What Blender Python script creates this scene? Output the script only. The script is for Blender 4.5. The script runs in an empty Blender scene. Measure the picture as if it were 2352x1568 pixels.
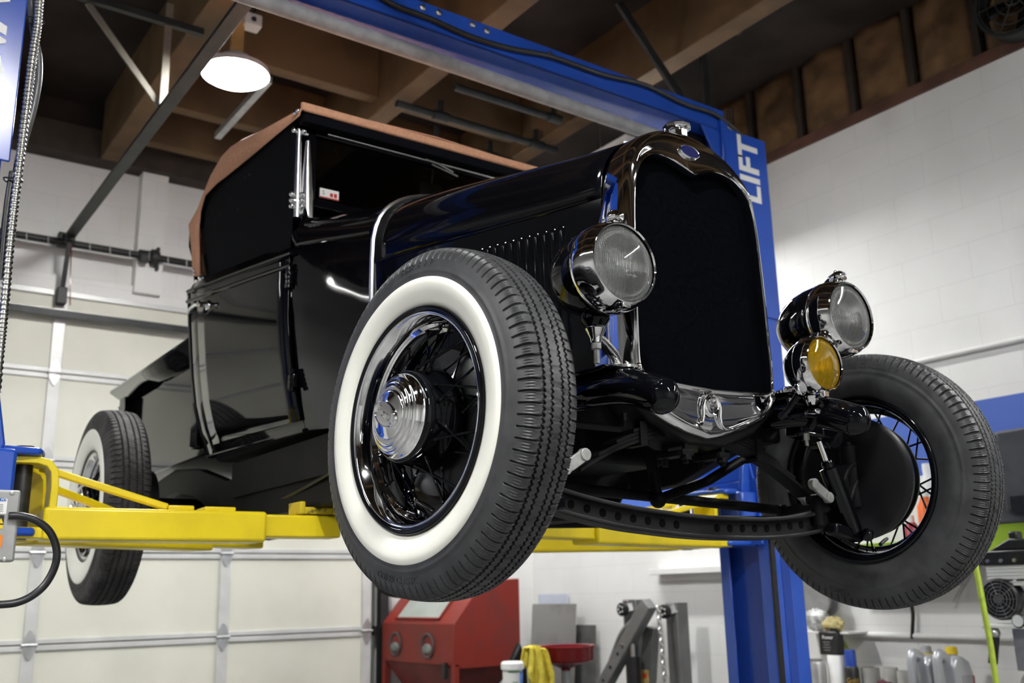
import bpy, bmesh, math, random
from mathutils import Vector, Matrix
random.seed(7)
SC = bpy.context.scene
COL = SC.collection
PI = math.pi
V = Vector

# ------------------------------------------------------------------ camera
CAM_R = Matrix(((0.8152, -0.5790, -0.0125), (0, 0, 0), (0, 0, 0)))  # replaced below
YAW, PITCH, ROLL = 0.61752, 0.24869, -0.02173
FPX = 2279.3264
CAM = V((-1.7033, -1.6779, -0.3346))
W, H = 2352, 1568
_f = V((math.sin(YAW)*math.cos(PITCH), math.cos(YAW)*math.cos(PITCH), math.sin(PITCH)))
_r = V((math.cos(YAW), -math.sin(YAW), 0))
_u = _r.cross(_f)
R_ = math.cos(ROLL)*_r + math.sin(ROLL)*_u
U_ = -math.sin(ROLL)*_r + math.cos(ROLL)*_u
F_ = _f
cam_data = bpy.data.cameras.new('camera')
cam = bpy.data.objects.new('camera', cam_data)
COL.objects.link(cam)
m3 = Matrix((R_, U_, -F_)).transposed()
cam.matrix_world = Matrix.Translation(CAM) @ m3.to_4x4()
cam_data.sensor_width = 36.0
cam_data.lens = 36.0*FPX/W
cam_data.clip_start = 0.05
cam_data.dof.use_dof = True
cam_data.dof.focus_distance = 2.05
cam_data.dof.aperture_fstop = 4.5
SC.camera = cam

def at(px, py, x=None, y=None, z=None):
    """point of the room seen at photo position (px,py) on the plane x=, y= or z="""
    d = R_*((px-W/2)/FPX) + U_*((H/2-py)/FPX) + F_
    if x is not None: k = (x-CAM.x)/d.x
    elif y is not None: k = (y-CAM.y)/d.y
    else: k = (z-CAM.z)/d.z
    return CAM + d*k

# ------------------------------------------------------------------ materials
MATS = {}
def mat(name, col, rough=0.5, metal=0.0, spec=0.5, coat=0.0, noise=0.0, nscale=8.0, bump=0.0, bscale=60.0,
        rnoise=0.0, trans=0.0, ior=1.45, emit=None, estr=0.0, coatr=0.03, col2=None, ramp=(0.4, 0.6)):
    if name in MATS: return MATS[name]
    m = bpy.data.materials.new(name); m.use_nodes = True
    nt = m.node_tree; N = nt.nodes; L = nt.links
    b = N['Principled BSDF']
    c4 = (col[0], col[1], col[2], 1)
    b.inputs['Base Color'].default_value = c4
    b.inputs['Roughness'].default_value = rough
    b.inputs['Metallic'].default_value = metal
    b.inputs['Specular IOR Level'].default_value = spec
    b.inputs['Coat Weight'].default_value = coat
    b.inputs['Coat Roughness'].default_value = coatr
    b.inputs['Transmission Weight'].default_value = trans
    b.inputs['IOR'].default_value = ior
    tc = N.new('ShaderNodeTexCoord')
    if noise or col2 or rnoise:
        nz = N.new('ShaderNodeTexNoise'); nz.inputs['Scale'].default_value = nscale
        nz.inputs['Detail'].default_value = 5
        L.new(tc.outputs['Object'], nz.inputs['Vector'])
        if noise or col2:
            rp = N.new('ShaderNodeValToRGB')
            rp.color_ramp.elements[0].position = ramp[0]; rp.color_ramp.elements[1].position = ramp[1]
            if col2:
                rp.color_ramp.elements[0].color = c4
                rp.color_ramp.elements[1].color = (*col2, 1)
            else:
                rp.color_ramp.elements[0].color = tuple(min(1, v*(1-noise)) for v in col)+(1,)
                rp.color_ramp.elements[1].color = tuple(min(1, v*(1+noise)) for v in col)+(1,)
            L.new(nz.outputs['Fac'], rp.inputs['Fac']); L.new(rp.outputs['Color'], b.inputs['Base Color'])
        if rnoise:
            mr = N.new('ShaderNodeMapRange')
            mr.inputs['To Min'].default_value = max(0, rough-rnoise); mr.inputs['To Max'].default_value = rough+rnoise
            L.new(nz.outputs['Fac'], mr.inputs['Value']); L.new(mr.outputs['Result'], b.inputs['Roughness'])
    if bump:
        n2 = N.new('ShaderNodeTexNoise'); n2.inputs['Scale'].default_value = bscale; n2.inputs['Detail'].default_value = 4
        L.new(tc.outputs['Object'], n2.inputs['Vector'])
        bp = N.new('ShaderNodeBump'); bp.inputs['Strength'].default_value = bump; bp.inputs['Distance'].default_value = 0.01
        L.new(n2.outputs['Fac'], bp.inputs['Height']); L.new(bp.outputs['Normal'], b.inputs['Normal'])
    if emit:
        b.inputs['Emission Color'].default_value = (*emit, 1); b.inputs['Emission Strength'].default_value = estr
    MATS[name] = m
    return m

BLACK = mat('gloss_black_paint', (0.0026, 0.0028, 0.0040), 0.05, 0, 0.30, coat=0.0, rnoise=0.02, nscale=3)
AXLEM = mat('axle_black', (0.011, 0.011, 0.012), 0.5, 0, 0.25, noise=0.2, nscale=10)
SATIN = mat('satin_black', (0.006, 0.006, 0.007), 0.35, 0, 0.4, rnoise=0.08, nscale=12)
CHASSIS = mat('chassis_black', (0.0050, 0.0050, 0.0054), 0.5, 0, 0.10, noise=0.3, nscale=10)
RUBBER = mat('tire_rubber', (0.034, 0.0345, 0.0365), 0.47, 0, 0.5, noise=0.2, nscale=20, rnoise=0.06)
RUBBERW = mat('worn_rubber', (0.040, 0.038, 0.038), 0.75, 0, 0.25, noise=0.25, nscale=14)
WHITEW = mat('whitewall_rubber', (0.82, 0.81, 0.735), 0.42, 0, 0.4, noise=0.03, nscale=6)
CHROME = mat('chrome', (0.83, 0.83, 0.84), 0.045, 1.0, rnoise=0.015, nscale=5)
CHROMES = mat('softened_chrome', (0.93, 0.93, 0.94), 0.24, 1.0, rnoise=0.02, nscale=5)
STEEL = mat('plain_steel', (0.55, 0.55, 0.54), 0.32, 1.0, rnoise=0.08, nscale=20)
CASTST = mat('cast_grey_steel', (0.34, 0.34, 0.33), 0.45, 0.4, noise=0.15, nscale=30)
CANVAS = mat('tan_canvas', (0.66, 0.345, 0.215), 0.85, 0, 0.2, noise=0.06, nscale=90, bump=0.05, bscale=500)
CLOTH = mat('black_cloth', (0.0018, 0.0022, 0.0045), 0.8, 0, 0.12, noise=0.2, nscale=60)
GRILLE = mat('grille_black', (0.0020, 0.0022, 0.0032), 0.8, 0, 0.0, noise=0.2, nscale=80)
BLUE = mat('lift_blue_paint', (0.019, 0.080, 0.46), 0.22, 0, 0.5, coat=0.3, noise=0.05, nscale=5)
BLUEDK = mat('lift_blue_shade', (0.015, 0.050, 0.30), 0.3, 0, 0.5, noise=0.06, nscale=5)  # darker copy of the lift blue; shade is put into the colour
YEL = mat('lift_yellow_paint', (0.80, 0.62, 0.014), 0.32, 0, 0.5, noise=0.05, nscale=7, bump=0.04, bscale=25)
YELD = mat('worn_yellow', (0.62, 0.47, 0.02), 0.5, 0, 0.4, col2=(0.16, 0.12, 0.03), nscale=25, ramp=(0.55, 0.62))
GREY = mat('grey_metal', (0.33, 0.33, 0.335), 0.35, 0.5, noise=0.08, nscale=15)
HOSE = mat('black_hose', (0.012, 0.012, 0.013), 0.35, 0, 0.5, noise=0.2, nscale=30)
WHITEP = mat('white_paint', (0.80, 0.80, 0.78), 0.45, 0, 0.4, noise=0.02, nscale=6)
WOOD = mat('dark_plywood', (0.030, 0.023, 0.020), 0.75, 0, 0.2, noise=0.35, nscale=2.2)
BEAMW = mat('timber_beam', (0.125, 0.078, 0.040), 0.7, 0, 0.25, noise=0.2, nscale=3)
DARKST = mat('dark_steel_bar', (0.020, 0.022, 0.022), 0.5, 0.2, noise=0.2, nscale=9)
GALV = mat('galvanized_steel', (0.50, 0.51, 0.51), 0.38, 0.7, noise=0.1, nscale=14)
GALVP = mat('pale_zinc_paint', (0.60, 0.60, 0.585), 0.42, 0.2, noise=0.05, nscale=6)
RED = mat('faded_red_paint', (0.20, 0.020, 0.013), 0.5, 0, 0.35, col2=(0.14, 0.028, 0.023), nscale=5, ramp=(0.45, 0.7))
REDG = mat('gloss_red_paint', (0.15, 0.006, 0.008), 0.2, 0, 0.5, noise=0.1, nscale=6)
TEXTW = mat('white_lettering', (0.86, 0.86, 0.86), 0.4, 0, 0.4, noise=0.01)

# ------------------------------------------------------------------ mesh builder
CAB_FIT = False
def cab_fit(co):
    """measured cab: longer and narrower than first drawn"""
    a = abs(co.x); a = .625*a if a < .2 else 1.05*a-.085
    return V((math.copysign(a, co.x), 1.05*co.y+.084, 1.05*co.z+.017))
class MB:
    def __init__(s): s.bm = bmesh.new()
    def v(s, p): return s.bm.verts.new(p)
    def face(s, pts):
        vs = [s.v(p) for p in pts]
        try: return s.bm.faces.new(vs)
        except ValueError: return None
    def box(s, c, size, rot=None):
        c = V(c); h = [q/2 for q in size]
        P = []
        for sx in (-1, 1):
            for sy in (-1, 1):
                for sz in (-1, 1):
                    p = V((sx*h[0], sy*h[1], sz*h[2]))
                    if rot: p = rot @ p
                    P.append(s.v(c+p))
        for f in ((0, 1, 3, 2), (4, 6, 7, 5), (0, 4, 5, 1), (2, 3, 7, 6), (0, 2, 6, 4), (1, 5, 7, 3)):
            s.bm.faces.new([P[i] for i in f])
        return s
    def bx(s, x0, x1, y0, y1, z0, z1):
        return s.box(((x0+x1)/2, (y0+y1)/2, (z0+z1)/2), (abs(x1-x0), abs(y1-y0), abs(z1-z0)))
    def beam(s, p, q, w, h, up=(0, 0, 1)):
        """box from p to q, width w sideways, height h along up"""
        p, q = V(p), V(q); d = q-p; L = d.length; a = d.normalized()
        sdir = a.cross(V(up)).normalized(); u = sdir.cross(a)
        rot = Matrix((a, sdir, u)).transposed()
        return s.box((p+q)/2, (L, w, h), rot)
    def prism(s, poly, axis, a, b):
        def P(q, t):
            if axis == 'x': return (t, q[0], q[1])
            if axis == 'y': return (q[0], t, q[1])
            return (q[0], q[1], t)
        A = [s.v(P(q, a)) for q in poly]; B = [s.v(P(q, b)) for q in poly]
        n = len(poly)
        s.bm.faces.new(A); s.bm.faces.new(B[::-1])
        for i in range(n):
            j = (i+1) % n
            s.bm.faces.new([A[i], B[i], B[j], A[j]])
        return s
    def grid(s, rows, cu=False, cv=False):
        G = [[s.v(p) for p in r] for r in rows]
        n = len(G); m = len(G[0])
        for i in range(n if cu else n-1):
            for j in range(m if cv else m-1):
                a, b = G[i], G[(i+1) % n]
                try: s.bm.faces.new([a[j], b[j], b[(j+1) % m], a[(j+1) % m]])
                except ValueError: pass
        return G
    def tube(s, pts, r, n=10, cap=True, squash=1.0, closed=False):
        pts = [V(p) for p in pts]; k = len(pts)
        rs = r if isinstance(r, (list, tuple)) else [r]*k
        rows = []; prev = None
        for i, p in enumerate(pts):
            if closed: t = (pts[(i+1) % k]-pts[i-1]).normalized()
            else: t = (pts[min(i+1, k-1)]-pts[max(i-1, 0)]).normalized()
            if prev is None:
                up = V((0, 0, 1)) if abs(t.z) < 0.9 else V((0, 1, 0))
                a = t.cross(up).normalized()
            else:
                a = (prev - t*prev.dot(t)).normalized()
            prev = a; b = t.cross(a)
            rows.append([p + (a*math.cos(2*PI*j/n) + b*math.sin(2*PI*j/n)*squash)*rs[i] for j in range(n)])
        G = s.grid(rows, cu=closed, cv=True)
        if cap and not closed:
            s.bm.faces.new(G[0][::-1]); s.bm.faces.new(G[-1])
        return s
    def cyl(s, p, q, r, n=16, r2=None):
        return s.tube([p, q], [r, r if r2 is None else r2], n)
    def lathe(s, prof, o=(0, 0, 0), axis='x', n=48, sgn=1, sx=1.0, sz=1.0):
        """prof: (along, radius); axis 'x','y','z'; sgn flips the direction"""
        o = V(o); rows = []
        for (u, r) in prof:
            row = []
            for j in range(n):
                t = 2*PI*j/n; c, d = r*math.cos(t)*sx, r*math.sin(t)*sz
                if axis == 'x': p = V((sgn*u, c, d))
                elif axis == 'y': p = V((c, sgn*u, d))
                else: p = V((c, d, sgn*u))
                row.append(o+p)
            rows.append(row)
        G = s.grid(rows, cv=True)
        for (k, (u, r)) in ((0, prof[0]), (-1, prof[-1])):
            if r < 1e-4: bmesh.ops.remove_doubles(s.bm, verts=G[k], dist=1e-3)
        return s
    def sphere(s, c, r, n=12, sc=(1, 1, 1)):
        c = V(c); k = 8
        rows = [[c+V((r*sc[0]*math.sin(PI*i/k)*math.cos(2*PI*j/n), r*sc[1]*math.sin(PI*i/k)*math.sin(2*PI*j/n), r*sc[2]*math.cos(PI*i/k))) for j in range(n)] for i in range(1, k)]
        G = s.grid(rows, cv=True)
        for row, z in ((G[0], r), (G[-1], -r)):
            p = s.v(c+V((0, 0, z*sc[2])))
            for j in range(n): s.bm.faces.new([row[j], row[(j+1) % n], p])
        return s
    def text(s, txt, size, M, depth=0.002, bend=None, bold=0.0):
        """raised lettering; M maps text plane (x right, y up, z out) into place"""
        cu = bpy.data.curves.new('lettering', 'FONT'); cu.body = txt; cu.size = size
        cu.extrude = depth/2; cu.offset = bold; cu.align_x = 'CENTER'; cu.align_y = 'CENTER'; cu.resolution_u = 3
        ob = bpy.data.objects.new('lettering', cu); COL.objects.link(ob)
        dg = bpy.context.evaluated_depsgraph_get()
        me = ob.evaluated_get(dg).to_mesh()
        vs = []
        for v_ in me.vertices:
            p = v_.co.copy()
            vs.append(s.v(bend(p) if bend else M @ p))
        for f in me.polygons:
            try: s.bm.faces.new([vs[i] for i in f.vertices])
            except ValueError: pass
        ob.evaluated_get(dg).to_mesh_clear()
        bpy.data.objects.remove(ob); bpy.data.curves.remove(cu)
        return s
    def build(s, name, m, parent=None, sharp=38, bevel=0.0, seg=2, fix=True, solid=0.0):
        bm = s.bm
        bm.verts.index_update()
        if CAB_FIT:
            for v_ in bm.verts: v_.co = cab_fit(v_.co)
        if fix: bmesh.ops.recalc_face_normals(bm, faces=bm.faces)
        lim = math.radians(sharp)
        for f in bm.faces: f.smooth = True
        for e in bm.edges:
            if len(e.link_faces) == 2:
                try:
                    if e.calc_face_angle() > lim: e.smooth = False
                except ValueError: pass
        me = bpy.data.meshes.new(name); bm.to_mesh(me); bm.free()
        me.materials.append(m)
        o = bpy.data.objects.new(name, me); COL.objects.link(o)
        if parent: o.parent = parent
        if solid:
            so = o.modifiers.new('solid', 'SOLIDIFY'); so.thickness = solid; so.offset = 0
        if bevel:
            b = o.modifiers.new('bevel', 'BEVEL'); b.width = bevel; b.segments = seg
            b.limit_method = 'ANGLE'; b.angle_limit = math.radians(38); b.harden_normals = False
        return o

def tag(o, label=None, cat=None, group=None, kind=None):
    if label: o['label'] = label
    if cat: o['category'] = cat
    if group: o['group'] = group
    if kind: o['kind'] = kind
    return o
def empty(name, loc=(0, 0, 0), parent=None):
    o = bpy.data.objects.new(name, None); o.location = loc; COL.objects.link(o)
    o.empty_display_size = 0.1
    if parent: o.parent = parent
    return o
def thing(name, label, cat, loc=(0, 0, 0), group=None):
    return tag(empty(name, loc), label, cat, group)
def copy_tree(o, parent=None):
    c = o.copy(); COL.objects.link(c)
    if parent: c.parent = parent
    for ch in list(o.children): copy_tree(ch, c)
    return c
def lerp(a, b, t): return a+(b-a)*t
def interp(tab, y):
    if y <= tab[0][0]: return tab[0][1:]
    for a, b in zip(tab, tab[1:]):
        if y <= b[0]:
            t = (y-a[0])/(b[0]-a[0])
            return tuple(lerp(p, q, t) for p, q in zip(a[1:], b[1:]))
    return tab[-1][1:]
def smooth(pts, k=8):
    """Catmull-Rom through points"""
    P = [V(p) for p in pts]; out = []
    for i in range(len(P)-1):
        p0 = P[i-1] if i else P[0]*2-P[1]
        p1, p2 = P[i], P[i+1]
        p3 = P[i+2] if i+2 < len(P) else P[-1]*2-P[-2]
        for j in range(k):
            t = j/k
            out.append(0.5*((2*p1)+(p2-p0)*t+(2*p0-5*p1+4*p2-p3)*t*t+(3*p1-p0-3*p2+p3)*t**3))
    out.append(P[-1])
    return out
LAMP_E, STRIP_E, EXPOSURE = 190.0, 95.0, 1.08
# ================================================================== the room
FLOOR, DECK = -1.85, 2.95
XL, XR, YF, YB = -5.2, 3.2, -6.0, 5.0

def wall_mat(name, axis, z_line, stripe=None, base=(0.80, 0.80, 0.785)):
    """painted concrete block: courses 0.198 m, joints hardly open; optional painted band between two heights"""
    m = bpy.data.materials.new(name); m.use_nodes = True
    nt = m.node_tree; N = nt.nodes; L = nt.links; b = N['Principled BSDF']
    b.inputs['Roughness'].default_value = 0.5
    tc = N.new('ShaderNodeTexCoord'); sp = N.new('ShaderNodeSeparateXYZ'); L.new(tc.outputs['Object'], sp.inputs['Vector'])
    cb = N.new('ShaderNodeCombineXYZ')
    L.new(sp.outputs['Y' if axis == 'x' else 'X'], cb.inputs['X'])
    ad = N.new('ShaderNodeMath'); ad.operation = 'SUBTRACT'; ad.inputs[1].default_value = z_line
    L.new(sp.outputs['Z'], ad.inputs[0]); L.new(ad.outputs[0], cb.inputs['Y'])
    br = N.new('ShaderNodeTexBrick'); L.new(cb.outputs['Vector'], br.inputs['Vector'])
    br.inputs['Scale'].default_value = 1.0; br.inputs['Brick Width'].default_value = 0.40
    br.inputs['Row Height'].default_value = 0.1975; br.inputs['Mortar Size'].default_value = 0.0035
    br.inputs['Mortar Smooth'].default_value = 0.6; br.inputs['Bias'].default_value = 0
    br.inputs['Color1'].default_value = (*base, 1)
    br.inputs['Color2'].default_value = (*[v*0.985 for v in base], 1)
    br.inputs['Mortar'].default_value = (*[v*0.91 for v in base], 1)
    nz = N.new('ShaderNodeTexNoise'); nz.inputs['Scale'].default_value = 2.3; nz.inputs['Detail'].default_value = 6
    L.new(tc.outputs['Object'], nz.inputs['Vector'])
    mx = N.new('ShaderNodeMix'); mx.data_type = 'RGBA'; mx.blend_type = 'MULTIPLY'
    rp = N.new('ShaderNodeValToRGB'); rp.color_ramp.elements[0].position = 0.3; rp.color_ramp.elements[0].color = (0.93, 0.93, 0.92, 1)
    rp.color_ramp.elements[1].position = 0.6
    L.new(nz.outputs['Fac'], rp.inputs['Fac'])
    mx.inputs['Factor'].default_value = 1.0
    L.new(br.outputs['Color'], mx.inputs['A']); L.new(rp.outputs['Color'], mx.inputs['B'])
    out = mx.outputs['Result']
    if stripe:
        g = N.new('ShaderNodeMath'); g.operation = 'GREATER_THAN'; g.inputs[1].default_value = stripe[0]
        l = N.new('ShaderNodeMath'); l.operation = 'LESS_THAN'; l.inputs[1].default_value = stripe[1]
        mu = N.new('ShaderNodeMath'); mu.operation = 'MULTIPLY'
        L.new(sp.outputs['Z'], g.inputs[0]); L.new(sp.outputs['Z'], l.inputs[0])
        L.new(g.outputs[0], mu.inputs[0]); L.new(l.outputs[0], mu.inputs[1])
        m2 = N.new('ShaderNodeMix'); m2.data_type = 'RGBA'
        L.new(mu.outputs[0], m2.inputs['Factor']); L.new(out, m2.inputs['A'])
        m2.inputs['B'].default_value = (0.045, 0.115, 0.46, 1)
        out = m2.outputs['Result']
    L.new(out, b.inputs['Base Color'])
    bp = N.new('ShaderNodeBump'); bp.inputs['Strength'].default_value = 0.13; bp.inputs['Distance'].default_value = 0.01
    inv = N.new('ShaderNodeMath'); inv.operation = 'SUBTRACT'; inv.inputs[0].default_value = 1
    L.new(br.outputs['Fac'], inv.inputs[1])
    n3 = N.new('ShaderNodeTexNoise'); n3.inputs['Scale'].default_value = 45; L.new(tc.outputs['Object'], n3.inputs['Vector'])
    ma = N.new('ShaderNodeMath'); ma.operation = 'MULTIPLY_ADD'; ma.inputs[1].default_value = 0.25
    L.new(n3.outputs['Fac'], ma.inputs[0]); L.new(inv.outputs[0], ma.inputs[2])
    L.new(ma.outputs[0], bp.inputs['Height']); L.new(bp.outputs['Normal'], b.inputs['Normal'])
    return m

def struct(name, mb, m, parent=None, **k):
    o = mb.build(name, m, parent, **k)
    if not parent: o['kind'] = 'structure'
    return o

struct('floor', MB().bx(XL-.2, XR+.2, YF-.2, YB+.2, FLOOR-.1, FLOOR), mat('concrete_floor', (0.20, 0.20, 0.197), 0.4, noise=0.15, nscale=1.5))
struct('ceiling', MB().bx(XL-.2, XR+.2, YF-.2, YB+.2, DECK, DECK+.1), WOOD)
struct('wall_right', MB().bx(XR, XR+.2, YF-.2, YB+.2, FLOOR, 2.37), wall_mat('painted_block_right', 'x', -0.347, (0.235, 0.585)))
struct('wall_left', MB().bx(XL-.2, XL, YF-.2, YB+.2, FLOOR, DECK), wall_mat('painted_block_left', 'x', -0.347, base=(0.34, 0.34, 0.33)))
struct('wall_front', MB().bx(XL, XR, YF-.2, YF, FLOOR, DECK), wall_mat('painted_block_front', 'y', -0.347, base=(0.82, 0.82, 0.80)))
wb = MB()
wb.bx(XL, -2.75, YB, YB+.2, FLOOR, 2.52); wb.bx(1.74, XR, YB, YB+.2, FLOOR, 2.52); wb.bx(-2.75, 1.74, YB, YB+.2, 1.70, 2.52)
bwm = wall_mat('painted_block_back', 'y', -0.30, base=(0.78, 0.775, 0.755))
struct('wall_back', wb, bwm)
# pilaster and ledge on the back wall
struct('trim_1', MB().bx(-.10, .075, YB-.10, YB, 1.66, 2.53), bwm, bevel=.004)
struct('trim_2', MB().bx(-2.9, 3.2, YB-.055, YB, 1.595, 1.715), bwm, bevel=.004)
struct('trim_3', MB().bx(XL, XR, YB-.16, YB+.2, 2.52, 2.72), mat('dark_ledger', (0.035, 0.025, 0.018), 0.8, noise=0.2))
struct('wall_back', MB().bx(XL, XR, YB-.02, YB+.2, 2.72, DECK), WOOD)
struct('trim_4', MB().bx(XR-.03, XR+.2, YF, YB, 2.37, 2.43), mat('red_brown_timber', (0.085, 0.035, 0.022), 0.75, noise=0.25, nscale=4))

# insulation above the right wall: paper-faced quilts between studs
kraft = mat('kraft_paper', (0.135, 0.075, 0.034), 0.7, 0, 0.3, noise=0.35, nscale=5, bump=0.5, bscale=9)
ins = []
for i, y in enumerate([-1.6, -1.2, -.8, -.4, 0, .4, .8, 1.2, 1.6, 2.0, 2.4, 2.8, 3.2]):
    m = MB(); rows = []
    for a in range(13):
        t = a/12; yy = y+.015+t*.35
        rows.append([(XR+.04-.05*math.sin(PI*t)**.6*(0.75+.25*math.sin(b*1.9+i*2.1+a*.6)), yy, 2.43+b*.052) for b in range(11)])
    m.grid(rows)
    o = m.build('insulation_batt', kraft, solid=.004)
    tag(o, None, 'insulation', 'paper-faced insulation quilts above the right wall')
    o['label'] = 'brown paper-faced insulation quilt tucked above the white block wall'
    struct('trim_5', MB().bx(XR+.005, XR+.12, y-.02, y+.018, 2.43, DECK), mat('dark_stud', (0.03, 0.02, 0.014), 0.8, noise=.2))
struct('wall_right', MB().bx(XR+.12, XR+.2, YF, YB, 2.43, DECK), WOOD)

# timber beams
for x, y0, y1 in ((-1.55, YF, 4.84), (-.33, YF, 4.84), (.90, YF, 4.84), (1.97, YF, 4.84), (-2.8, YF, 4.84), (-4.0, YF, 4.84)):
    struct('ceiling_beam', MB().bx(x-.065, x+.065, y0, y1, 2.52, DECK), BEAMW, bevel=.006)
for y in (3.28, 4.05, 4.62, 1.2, -.8):
    xs = [-4.0, -2.8, -1.55, -.33, .90, 1.97]
    for a, b in zip(xs, xs[1:]):
        if a < -.5 and y > 2: continue
        struct('ceiling_beam', MB().bx(a+.067, b-.067, y-.045, y+.045, 2.60, DECK), BEAMW, bevel=.005)

# exhaust fan high on the right wall
t = thing('exhaust_fan', 'round dark exhaust fan high above the block wall', 'fan', (3.12, .50, 2.60))
m = MB(); m.lathe([(-.06, .20), (-.06, .215), (.06, .215), (.06, .20), (-.06, .20)], axis='x', n=40); m.build('housing', DARKST, t)
m = MB()
for r in (.05, .10, .15, .19):
    m.tube([(-.055, r*math.cos(a*PI/16), r*math.sin(a*PI/16)) for a in range(32)], .003, 6, closed=True)
for a in range(6): m.cyl((-.055, .2*math.cos(a*PI/3), .2*math.sin(a*PI/3)), (-.055, 0, 0), .003, 6)
m.build('guard', DARKST, t)
for k in range(4):
    m = MB(); rows = []
    for q in range(5):
        r = .04+.035*q; rows.append([(.012*s_-.0, r*math.cos(k*PI/2+s_*.30), r*math.sin(k*PI/2+s_*.30)) for s_ in (-1, 0, 1)])
    m.grid(rows); m.build('blade', SATIN, t, solid=.003)
m = MB(); m.cyl((-.04, 0, 0), (.06, 0, 0), .04, 20); m.build('motor', SATIN, t, bevel=.004)

# pipes on the right wall
def wall_pipe(name, z, y0, y1, r, m, label):
    o = MB().cyl((XR-r-.004, y0, z), (XR-r-.004, y1, z), r, 12).build(name, m)
    tag(o, label, 'pipe')
wall_pipe('conduit', .850, -3, 3.9, .014, WHITEP, 'white conduit running along the block wall above its blue band')
wall_pipe('air_pipe', -.595, -1.5, 2.2, .017, WHITEP, 'white pipe on the block wall just above the silver oil jugs')
t = thing('wall_ledge', 'white painted ledge on the block wall above the grey hoist', 'shelf', (3.1, 2.9, -.21))
MB().bx(.0, .097, -.75, .62, -.02, .02).build('board', WHITEP, t, bevel=.003)
MB().bx(.06, .097, -.7, .57, -.06, -.02).build('bracket', WHITEP, t, bevel=.002)

# ------------------------------------------------------------------ garage door
DY = 4.93
door = empty('door_1'); door['kind'] = 'structure'
cream = mat('door_cream', (0.66, 0.655, 0.565), 0.5, 0, 0.4, noise=0.03, nscale=3)
joints = [-1.85, -1.64, -1.10, -.567, -.036, .515, 1.064, 1.60]
for a, b in zip(joints, joints[1:]):
    MB().bx(-2.72, 1.70, DY, DY+.045, a+.003, b-.003).build('panel', cream, door, bevel=.004)
    if b < 1.5:
        m = MB(); m.bx(-2.72, 1.70, DY-.012, DY, b+.004, b+.032); m.bx(-2.72, 1.70, DY-.012, DY, b-.034, b-.004)
        m.build('panel_rail', GALVP, door, bevel=.002)
MB().bx(-2.72, 1.70, DY-.02, DY, 1.565, 1.60).build('top_rail', GALVP, door, bevel=.002)
for x in (-1.68, -.535, .62, 1.66):
    for a, b in zip(joints, joints[1:]):
        MB().bx(x-.036, x+.036, DY-.014, DY, a+.004, b-.004).build('stile', GALVP, door, bevel=.003)
    for z in joints[1:-1]:
        m = MB()
        for s in (1, -1):
            m.prism([(x-.036, z+s*.003), (x+.036, z+s*.003), (x+.030, z+s*.045), (x+.006, z+s*.085), (x-.006, z+s*.085), (x-.030, z+s*.045)], 'y', DY-.022, DY-.0145)
        m.cyl((x-.045, DY-.022, z), (x+.045, DY-.022, z), .008, 8)
        m.build('hinge', GALV, door, bevel=.001)
MB().bx(-2.7, 1.68, DY-.082, DY-.015, 1.450, 1.458).build('strut_flange', GALV, door)
MB().bx(-2.7, 1.68, DY-.085, DY-.08, 1.412, 1.456).build('stiffening_strut', DARKST, door)
MB().box((-.545, DY-.05, 1.555), (.06, .06, .11)).build('opener_bracket', DARKST, door, bevel=.005)

t = thing('garage_door_track', 'dark steel track between the garage door and the red cabinet', 'door track', (1.78, 4.93, FLOOR))
m = MB(); m.bx(-.035, .035, -.05, -.046, 0, 3.6); m.bx(-.035, -.031, -.05, .0, 0, 3.6); m.bx(.031, .035, -.05, .06, 0, 3.6); m.build('rail', DARKST, t)
MB().bx(.036, .075, -.02, .065, 0, 3.6).build('jamb_angle', GALV, t)
for z in (.8, 1.25, 2.0, 2.8): MB().bx(-.05, .04, .0, .065, z, z+.06).build('bracket', DARKST, t, bevel=.004)

t = thing('torsion_spring', 'black coiled torsion spring with pale stripes above the garage door', 'spring', (0, 4.86, 1.905))
m = MB(); pts = []
m.cyl((-2.2, 0, 0), (1.3, 0, 0), .024, 14); m.build('coil', mat('spring_black', (0.02, 0.02, 0.02), .45, .2, noise=.3, nscale=60), t)
m = MB()
for k in range(24):
    x = -1.9+.125*k
    m.tube([(x+.012*math.cos(a)*1.0, .0255*math.cos(a), .0255*math.sin(a)) for a in [PI*.5+PI*i/6 for i in range(-1, 8)]], .003, 6)
m.build('paint_stripe', mat('spring_stripe', (0.5, 0.5, 0.48), .6, noise=.1), t)
m = MB(); m.lathe([(-.02, .0), (-.02, .055), (.02, .055), (.02, 0)], (0.0, 0, 0), 'x', 16); m.box((0, .06, .03), (.09, .12, .03)); m.box((.03, .06, 0), (.02, .12, .16)); m.build('bearing_plate', DARKST, t, bevel=.004)
m = MB(); m.lathe([(-.03, .0), (-.03, .04), (.03, .04), (.03, 0)], (-.07, 0, 0), 'x', 16); m.box((-.07, -.03, -.03), (.05, .03, .05)); m.build('winding_cone', DARKST, t, bevel=.004)

t = thing('door_opener_rail', 'dark angled steel rail of the garage door opener hung under the ceiling', 'opener rail', (-.545, 4.9, 1.955))
m = MB(); m.bx(-.022, .022, -6.0, 0, -.032, .0); m.bx(-.03, .03, -6.0, 0, -.038, -.032); m.build('rail', DARKST, t, bevel=.002)
m = MB(); m.box((0, .03, -.01), (.09, .06, .09)); m.cyl((-.04, -.06, -.03), (.04, -.06, -.03), .028, 16); m.build('header_bracket', DARKST, t, bevel=.004)
m = MB(); m.beam((0, -.12, -.04), (0, -.03, -.37), .03, .008, (0, 1, 0)); m.box((0, -.12, -.05), (.05, .08, .03)); m.build('trolley_arm', DARKST, t, bevel=.002)
MB().tube(smooth([(.02, -.08, -.05), (.03, -.09, -.3), (.045, -.08, -.47)], 6), .004, 6).build('release_cord', REDG, t)

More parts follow.
